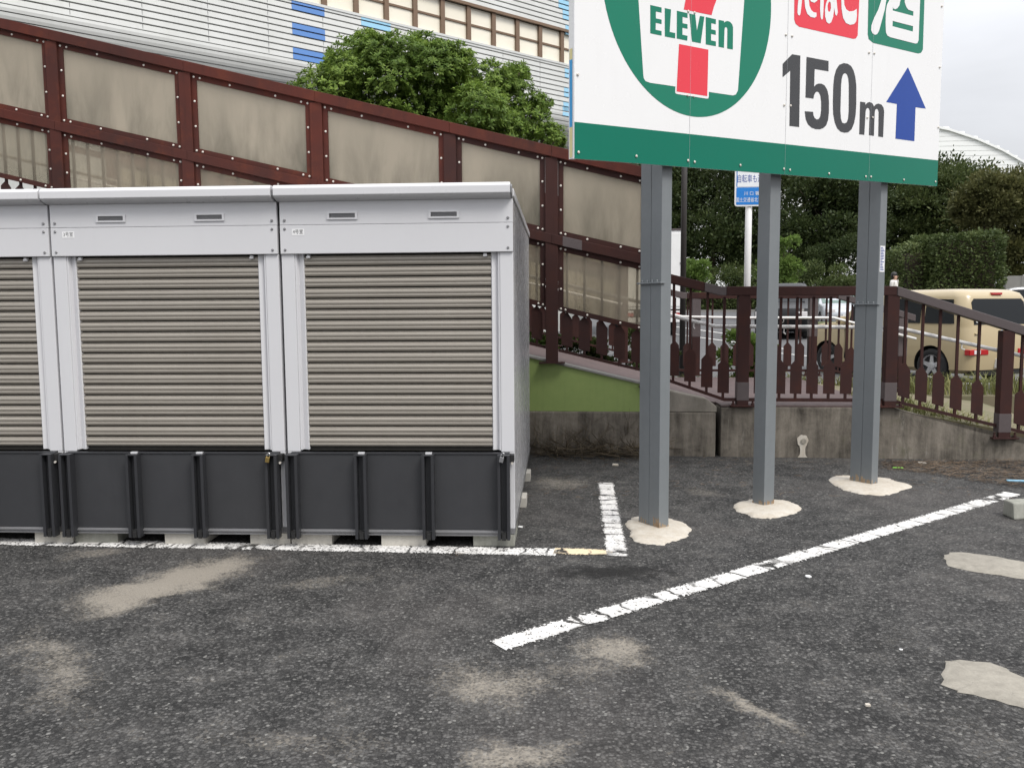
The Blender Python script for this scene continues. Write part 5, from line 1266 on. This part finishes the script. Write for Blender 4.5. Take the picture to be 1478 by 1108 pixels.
lm = [('tail_lamp', 'lamp_red', -1.968, -1.86, .36, .80, .53, .625, .012), ('tail_lamp', 'lamp_red', -1.968, -1.86, -.80, -.36, .53, .625, .012), ('reversing_lens', 'lamp_clear', -1.974, -1.90, .55, .70, .545, .612, .006), ('reversing_lens', 'lamp_clear', -1.974, -1.90, -.70, -.55, .545, .612, .006),
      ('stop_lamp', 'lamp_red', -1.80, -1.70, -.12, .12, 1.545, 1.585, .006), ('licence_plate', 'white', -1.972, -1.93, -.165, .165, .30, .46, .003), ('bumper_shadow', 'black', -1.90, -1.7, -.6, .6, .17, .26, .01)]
car('parked_car', 'boxy beige car seen from behind its left rear corner, beyond the railing', 'car', loc, hd, boxy, 'car_beige', (1.30, -1.22), .31,
    [[(.72, 1.06), (.62, 1.44), (-.06, 1.50), (-.06, 1.06)], [(-.14, 1.06), (-.14, 1.50), (-.96, 1.50), (-.96, 1.06)], [(-1.06, 1.06), (-1.06, 1.49), (-1.60, 1.47), (-1.66, 1.06)]], (1.04, 1.48, .63), (1.10, 1.48, .66), 'glass', lm, cube_extras)
# black van coming towards the viewer
van = [(.22, -2.15, 2.05, .76, .25), (.32, -2.25, 2.25, .83, .3), (.55, -2.28, 2.33, .85, .32), (.80, -2.27, 2.32, .85, .32), (.98, -2.25, 2.18, .845, .3), (1.06, -2.24, 1.80, .84, .28), (1.14, -2.22, 1.55, .83, .26), (1.45, -2.16, 1.05, .79, .25), (1.70, -2.05, .65, .74, .24), (1.80, -1.95, .45, .68, .24), (1.84, -1.75, .2, .55, .24)]
pv = on_road(1143, 487)
vh = math.atan2(-.95, -.30)
car('van', 'glossy black van on the road behind the middle billboard column', 'car', (pv[0], pv[1]+1.0, road_z(pv[1])), vh, van, 'car_black', (1.45, -1.35), .32,
    [[(1.2, 1.16), (.85, 1.55), (.2, 1.6), (.2, 1.16)], [(.1, 1.16), (.1, 1.6), (-.95, 1.6), (-.95, 1.16)], [(-1.05, 1.16), (-1.05, 1.6), (-1.9, 1.58), (-2.0, 1.16)]], (1.2, 1.65, .66), (1.2, 1.66, .70), 'glass',
    [('headlamp', 'lamp_clear', 2.15, 2.30, .50, .80, .72, .88, .02), ('headlamp', 'lamp_clear', 2.15, 2.30, -.80, -.50, .72, .88, .02), ('roof_rail', 'chrome', -1.7, .2, .60, .63, 1.845, 1.87, .005), ('roof_rail', 'chrome', -1.7, .2, -.63, -.60, 1.845, 1.87, .005)])
sedan = [(.2, -2.1, 2.0, .74, .25), (.3, -2.2, 2.15, .80, .3), (.5, -2.22, 2.2, .83, .34), (.7, -2.2, 2.15, .83, .34), (.86, -2.15, 1.95, .82, .3), (.93, -2.0, 1.4, .80, .28), (.97, -1.7, 1.0, .78, .26), (1.2, -1.35, .45, .70, .24), (1.38, -1.05, .0, .62, .22), (1.44, -.8, -.25, .5, .2)]
ps = on_ground(1196, 480, .35)
car('sedan', 'silver car facing the viewer between the black van and the beige car', 'car', (ps[0]+.2, ps[1], road_z(ps[1])), math.atan2(-.97, -.1), sedan, 'car_silver', (1.35, -1.3), .31,
    [[(.75, .99), (.2, 1.32), (-.4, 1.36), (-.4, .99)], [(-.5, .99), (-.5, 1.36), (-1.0, 1.34), (-1.45, .99)]], (1.0, 1.34, .6), (.99, 1.37, .66), 'glass_green',
    [('headlamp', 'lamp_clear', 1.95, 2.17, .42, .78, .62, .76, .02), ('headlamp', 'lamp_clear', 1.95, 2.17, -.78, -.42, .62, .76, .02), ('licence_plate', 'white', 2.17, 2.21, -.16, .16, .42, .56, .002)])
pw = at_depth(1470, 412, 34)
car('sedan', 'white car roof just above the beige car by the grey wall', 'car', (pw[0]+.75, pw[1], pw[2]-1.52), math.atan2(-.3, .95), sedan, 'car_white', (1.35, -1.3), .31,
    [[(.75, .99), (.2, 1.32), (-.4, 1.36), (-.4, .99)], [(-.5, .99), (-.5, 1.36), (-1.0, 1.34), (-1.45, .99)]], (1.0, 1.34, .6), (.99, 1.37, .66), 'glass',
    [('headlamp', 'lamp_clear', 1.95, 2.17, .42, .78, .62, .76, .02), ('headlamp', 'lamp_clear', 1.95, 2.17, -.78, -.42, .62, .76, .02)])
def truck():
    D = 29.0; x1 = at_depth(984.5, 400, D)[0]; y = at_depth(975, 400, D)[1]; zt = at_depth(975, 333, D)[2]; zg = road_z(y)
    r = thing('box_truck', 'white box truck seen from behind beside the left billboard column', 'truck', (x1-1.05, y, zg))
    x0 = x1-2.1
    m = MB(); m.box(x0, x1, y, y+4.6, zg+.95, zt); m.obj('cargo_box', 'car_white', r, .02)
    for s in (0, 1):
        m = MB(); xa = x0+.04+s*1.02; m.box(xa, xa+1.0, y-.025, y-.002, zg+1.05, zt-.10); dr = m.obj('rear_door', 'white', r, .006)
        m = MB(); m.tube([(xa+(.9 if s == 0 else .1), y-.04, zg+1.1), (xa+(.9 if s == 0 else .1), y-.04, zt-.15)], .016, 6); o = m.obj('lock_bar', 'chrome', dr); o.location = (0, 0, 0)
        for zz in (1.35, 1.9, 2.5):
            xe = x0+.01 if s == 0 else x1-.09
            m = MB(); m.box(xe, xe+.08, y-.045, y-.026, zg+zz, zg+zz+.07); m.obj('hinge', 'sill', r)
    m = MB(); m.box(x0-.01, x1+.01, y-.03, y+4.6, zt, zt+.06); m.obj('roof_edge', 'steel_grey', r)
    m = MB(); m.box(x0+.05, x1-.05, y+.1, y+5.2, zg+.55, zg+.94); m.obj('chassis', 'black', r)
    m = MB(); m.box(x0+.05, x1-.02, y-.04, y+.08, zg+.50, zg+.66); m.obj('bumper', 'car_white', r, .01)
    for s in (0, 1):
        xa = x0+.08 if s == 0 else x1-.42
        m = MB(); m.box(xa, xa+.34, y-.07, y-.041, zg+.70, zg+.82); m.obj('tail_lamp', 'lamp_red', r, .008)
        m = MB(); m.box(xa, xa+.34, y-.065, y-.041, zg+.83, zg+.90); m.obj('reflector', 'lamp_clear', r, .004)
    for wy in (.9, 4.9):
        for s in (0, 1):
            xa = x0+.1 if s == 0 else x1-.1
            m = MB(); m.lathe([(.2, 0), (.36, .0), (.40, .05), (.40, .22), (.36, .27), (.2, .27)], (xa-(.0 if s == 0 else .27), y+wy, zg+.40), 'x', 22); m.obj('wheel', 'tyre', r, smooth=True)
    m = MB(); m.hexa([(x0+.1, y+4.75, zg+.6), (x1-.1, y+4.75, zg+.6), (x1-.1, y+6.4, zg+.6), (x0+.1, y+6.4, zg+.6), (x0+.2, y+4.75, zg+2.5), (x1-.2, y+4.75, zg+2.5), (x1-.2, y+6.0, zg+2.5), (x0+.2, y+6.0, zg+2.5)]); m.obj('cab', 'car_white', r, .08)
truck()

# ================================================================== PERSON
def person():
    D = 29.0; h = at_depth(1291, 397, D); zf = road_z(h[1]); H = h[2]-zf
    s = H/1.62; x, y = h[0], h[1]
    m = MB(); m.box(x-3, x+3.5, y-1.0, y+1.5, zf-.3, h[2]-1.63); m.obj('raised_path', 'bank', bevel=.05, kind='structure'); zf = h[2]-1.63; s = 1.0
    r = thing('person', 'person in a white top with dark hair walking beyond the railing', 'person', (x, y, zf))
    J = {'pel': (0, 0, .88), 'wst': (0, 0, 1.02), 'ch': (0, .01, 1.22), 'nk': (.01, 0, 1.37), 'hd0': (.015, 0, 1.43), 'hd1': (.03, 0, 1.53),
         'ls': (0, -.19, 1.34), 'le': (-.03, -.21, 1.06), 'lw': (.06, -.20, .84), 'lh': (.09, -.19, .76), 'rs': (0, .19, 1.34), 're': (.0, .21, 1.06), 'rw': (.10, .20, .85), 'rh': (.13, .19, .77),
         'lhip': (0, -.09, .84), 'lk': (.08, -.09, .47), 'la': (-.04, -.09, .08), 'lt': (.09, -.09, .04), 'rhip': (0, .09, .84), 'rk': (.02, .09, .47), 'ra': (-.16, .09, .12), 'rt': (-.05, .09, .04)}
    E_ = [('pel', 'wst'), ('wst', 'ch'), ('ch', 'nk'), ('nk', 'hd0'), ('hd0', 'hd1'), ('ch', 'ls'), ('ls', 'le'), ('le', 'lw'), ('lw', 'lh'), ('ch', 'rs'), ('rs', 're'), ('re', 'rw'), ('rw', 'rh'), ('pel', 'lhip'), ('lhip', 'lk'), ('lk', 'la'), ('la', 'lt'), ('pel', 'rhip'), ('rhip', 'rk'), ('rk', 'ra'), ('ra', 'rt')]
    Rr = dict(pel=.13, wst=.12, ch=.14, nk=.055, hd0=.075, hd1=.088, ls=.075, le=.045, lw=.032, lh=.035, rs=.075, re=.045, rw=.032, rh=.035, lhip=.09, lk=.06, la=.042, lt=.035, rhip=.09, rk=.06, ra=.042, rt=.035)
    ks = list(J); me = bpy.data.meshes.new('body'); me.from_pydata([J[k] for k in ks], [(ks.index(a), ks.index(b)) for a, b in E_], [])
    o = link('body', me, r); sk = o.modifiers.new('skin', 'SKIN'); 
    for i, k in enumerate(ks):
        me.skin_vertices[0].data[i].radius = (Rr[k], Rr[k]); me.skin_vertices[0].data[i].use_root = (k == 'pel')
    sb = o.modifiers.new('sub', 'SUBSURF'); sb.levels = 2; sb.render_levels = 2
    bpy.context.view_layer.update(); m2 = bpy.data.meshes.new_from_object(o.evaluated_get(bpy.context.evaluated_depsgraph_get())); o.modifiers.clear(); o.data = m2
    m2.materials.clear()
    for k in ('skin', 'cloth', 'cloth2', 'black'): m2.materials.append(MAT[k])
    for p in m2.polygons:
        z = p.center[2]; p.use_smooth = True
        p.material_index = 0 if z > 1.375 or (z < .87 and abs(p.center[1]) > .165) else (1 if z > .86 else (2 if z > .10 else 3))
    hm = MB(); hm.lathe([(.02, .135), (.07, .115), (.098, .06), (.102, .0), (.092, -.06), (.06, -.10)], (-.012, 0, 1.51), 'z', 16); 
    hm.v = [(vx-.028 if vx > .045 and vz < 1.56 else vx, vy, vz) for vx, vy, vz in hm.v]; hm.obj('hair', 'hair', r, smooth=True, at_world=False)
    fm = MB(); fm.lathe([(.011, 0), (.008, .016), (.003, .022)], (.108, 0, 1.49), 'x', 8); fm.obj('nose', 'skin', r, smooth=True, at_world=False)
    for sgn in (-1, 1):
        fm = MB(); fm.lathe([(.006, 0), (.008, .005), (.003, .009)], (.100, sgn*.032, 1.515), 'x', 8); fm.obj('eye', 'hair', r, at_world=False)
        fm = MB(); fm.lathe([(.018, 0), (.020, sgn*.008), (.010, sgn*.014)], (.015, sgn*.086, 1.495), 'y', 8); fm.obj('ear', 'skin', r, at_world=False)
    r.rotation_euler[2] = math.radians(-40); r.scale = (1.06, 1.06, 1.06)
person()

# ================================================================== LOOSE THINGS ON THE GROUND
def strands(name, mat, pts, L, w, zmax, kind='stuff', flat=.25, label=None, cat=None, curl=.2):
    n = len(pts); a = rng.random(n)*2*math.pi; el = (rng.random(n)-.2)*flat
    d = np.stack([np.cos(a)*np.cos(el), np.sin(a)*np.cos(el), np.sin(el)], 1); ln = L*(.4+.9*rng.random((n, 1)))
    side = np.stack([-np.sin(a), np.cos(a), np.zeros(n)], 1)
    p0 = np.array(pts); p1 = p0+d*ln*.5+side*ln*rng.normal(0, curl, (n, 1)); p2 = p0+d*ln
    W_ = w/2; V = []
    up = np.array([0, 0, W_])
    A4 = np.stack([p0-side*W_, p1-side*W_, p1+side*W_+up, p0+side*W_+up], 1); B4 = np.stack([p1-side*W_, p2-side*W_*.4, p2+side*W_*.4, p1+side*W_+up], 1)
    V = np.concatenate([A4, B4]); V[:, :, 2] = np.maximum(V[:, :, 2], .004)
    return link(name, quads_mesh(name, V, mat), None, label, cat, None, kind)
# pine needle litter swept against the wall at the right
pts = []
while len(pts) < 1500:
    t = rng.random(); u = 1270+230*t**.8; v = 667+ (10+34*t)*rng.random()**1.3; p = on_ground(u, v)
    p[2] = .004+.03*rng.random()**2*(.3+t); pts.append(p)
strands('pine_needle_litter', 'straw', pts, .11, .0035, .05, label='brown dry pine needles heaped along the wall at the right', cat='litter')
# dry vines at the foot of the left wall
pts = []
for k in range(420):
    x = -.25+1.2*rng.random(); y = fy(x)-.05-.22*rng.random()**2; pts.append((x, y, .01+.10*rng.random()**2))
strands('dead_vines', 'vine', pts, .32, .006, .1, flat=1.1, label='dead brown vines tangled at the foot of the wall', cat='vines', curl=.3)
pts = []
for k in range(170):
    x = -.25+1.25*rng.random(); pts.append((x, fy(x)-.035-.02*rng.random(), .05+.25*rng.random()))
strands('clinging_vines', 'vine', pts, .22, .004, .3, flat=2.6, label='thin dry stems clinging to the stained wall', cat='vines', curl=.35)
# fallen needles and twigs scattered on the lot
pts = [on_ground(760+700*rng.random(), 660+60*rng.random()**1.5) for k in range(420)]
for p in pts: p[2] = .006
strands('scattered_needles', 'straw', pts, .08, .003, .02, label='scattered dry needles on the asphalt near the wall', cat='litter')
cn = on_ground(661, 799); strands('needle_tuft', 'straw', [cn+np.array([rng.normal(0, .015), rng.normal(0, .01), .008]) for k in range(9)], .09, .003, .02, label='small tuft of brown pine needles on the white line', cat='litter')
# weeds behind the right hand railing
def tuft(pts, L, w, name, mat, label):
    n = len(pts); p0 = np.array(pts); a = rng.random(n)*6.28; d = np.stack([np.cos(a)*.35, np.sin(a)*.35, np.ones(n)], 1); ln = L*(.4+.8*rng.random((n, 1)))
    s_ = np.stack([-np.sin(a), np.cos(a), np.zeros(n)], 1)*w; mid = p0+d*ln*.6; tip = p0+d*ln+np.stack([np.cos(a), np.sin(a), -.3*np.ones(n)], 1)*ln*.35
    V = np.concatenate([np.stack([p0-s_, p0+s_, mid+s_, mid-s_], 1), np.stack([mid-s_, mid+s_, tip+s_*.1, tip-s_*.1], 1)])
    link(name, quads_mesh(name, V, mat), None, label, 'weeds', None, 'stuff')
pts = []
for k in range(900):
    x = 3.2+1.9*rng.random(); yy = fy(x)+.28+.9*rng.random()**1.5; pts.append((x, yy, max(zramp(x)-.08, .0)))
tuft(pts, .26, .006, 'weeds', 'weed', 'yellow green weeds growing behind the sloping railing')
pts = [(-1+9*rng.random(), FA+FW-.3+.75*rng.random(), .24) for k in range(2600)]
tuft(pts, .30, .007, 'verge_weeds', 'weed', 'weeds along the verge behind the far railing')
grd = MB(); grd.hexa([(3.25, fy(3.25)+.27, 0), (5.6, fy(5.6)+.27, 0), (5.6, fy(5.6)+FW-.4, 0), (3.25, fy(3.25)+FW-.4, 0), (3.25, fy(3.25)+.27, .47), (5.6, fy(5.6)+.27, .03), (5.6, fy(5.6)+FW-.4, .2), (3.25, fy(3.25)+FW-.4, .47)]); grd.obj('earth_slope', 'grass', kind='structure')
# shrubs seen between the pickets
for i, (x, s) in enumerate([(-.2, .5), (.75, .62), (1.9, .4), (.25, .6), (-.9, .6)]):
    make_tree('roadside_shrub', ['leafy shrub behind the screen fence pickets, left', 'leafy shrub behind the screen fence pickets, near the left column', 'small leafy shrub behind the railing by the left column', 'dark shrub between the two leafy ones behind the screen fence', 'dark shrub behind the screen fence beside the right storage unit'][i], x*1.45, FA+FW+.35, .22, 1.2, .72, s*1.1, .3, s, 14, 3600, .085, ('leaf_light', 'leaf_mid', 'leaf_light', 'leaf_hedge', 'leaf_hedge')[i], 'shrubs on the verge', 'shrub', .02, limbs=4)
# loose stones on the asphalt
def stones():
    Vs = []
    for k in range(800):
        u, v = rng.random()*1478, 700+408*rng.random()**.8; p = on_ground(u, v)
        if p[1] > UY-.2 and p[0] < U4+UW+.1: continue
        s = .0025+.0045*rng.random()**3; a = rng.random()*6.28
        b = []
        for j in range(4):
            t = a+j*1.57; b.append((p[0]+s*math.cos(t)*(1+.4*rng.random()), p[1]+s*math.sin(t)*(1+.4*rng.random()), .001))
        tp = (p[0]+s*.2, p[1], s*1.1)
        for j in range(4): Vs.append([b[j], b[(j+1) % 4], tp])
    V = np.array(Vs); link('loose_grit', quads_mesh('loose_grit', V, 'pebble', 3), None, 'small loose stones scattered over the asphalt', 'grit', None, 'stuff')
stones()
def chip(u, v, s, mat, name, label, cat, h=.4, rz=.4):
    p = on_ground(u, v); m = MB(); L = []
    for k in range(7):
        a = 2*math.pi*k/7; L.append((s*math.cos(a)*(.7+.5*rng.random()), s*.7*math.sin(a)*(.7+.5*rng.random()), 0))
    m.prism(L, (0, 0, s*h)); o = m.obj(name, mat, None, s*.1, label=label, cat=cat); o.location = (p[0], p[1], .002); o.rotation_euler = (.05, .08, rz)
chip(1166, 833, .022, 'white', 'plaster_chip', 'white chip lying below the long diagonal line', 'stone'); chip(888, 672, .035, 'cement', 'pale_stone', 'pale flat stone near the dead vines', 'stone', .5); chip(1252, 1019, .014, 'cement', 'pebble', 'pale pebble in the lower right of the lot', 'stone', .6)
chip(751, 761, .018, 'white', 'plaster_chip', 'white chip beside the right corner of the right unit', 'stone'); chip(1300, 938, .010, 'white', 'pebble', 'tiny white pebble right of the lot centre', 'stone'); chip(1330, 669, .05, 'block', 'broken_slab', 'flat pale slab fragment at the foot of the wall', 'stone', .25)
p = on_ground(1296, 676); m = MB(); m.box(-.045, .045, -.010, .010, 0, .008); o = m.obj('litter_strip', 'litter_green', None, .002, label='bright green plastic strip at the foot of the wall', cat='litter'); o.location = (p[0], p[1], .003); o.rotation_euler[2] = -.1
p = on_ground(1463, 698); m = MB(); m.box(-.10, .10, -.012, .012, 0, .012); o = m.obj('litter_strip', 'siding_sky', None, .002, label='pale blue plastic strip among the pine needles', cat='litter'); o.location = (p[0]+.05, p[1], .02); o.rotation_euler[2] = -.15
# wheel stop at the right edge
p = on_ground(1463, 750); r = thing('wheel_stop', 'concrete wheel stop block cut by the right edge of the photo', 'wheel stop', (p[0]+.3, p[1]+.08, 0))
m = MB(); m.prism([(p[0], p[1]-.005, .001), (p[0], p[1]+.15, .001), (p[0], p[1]+.14, .115), (p[0], p[1]+.015, .115)], (.6, .12, 0)); m.obj('block', 'block_old', r, .012)
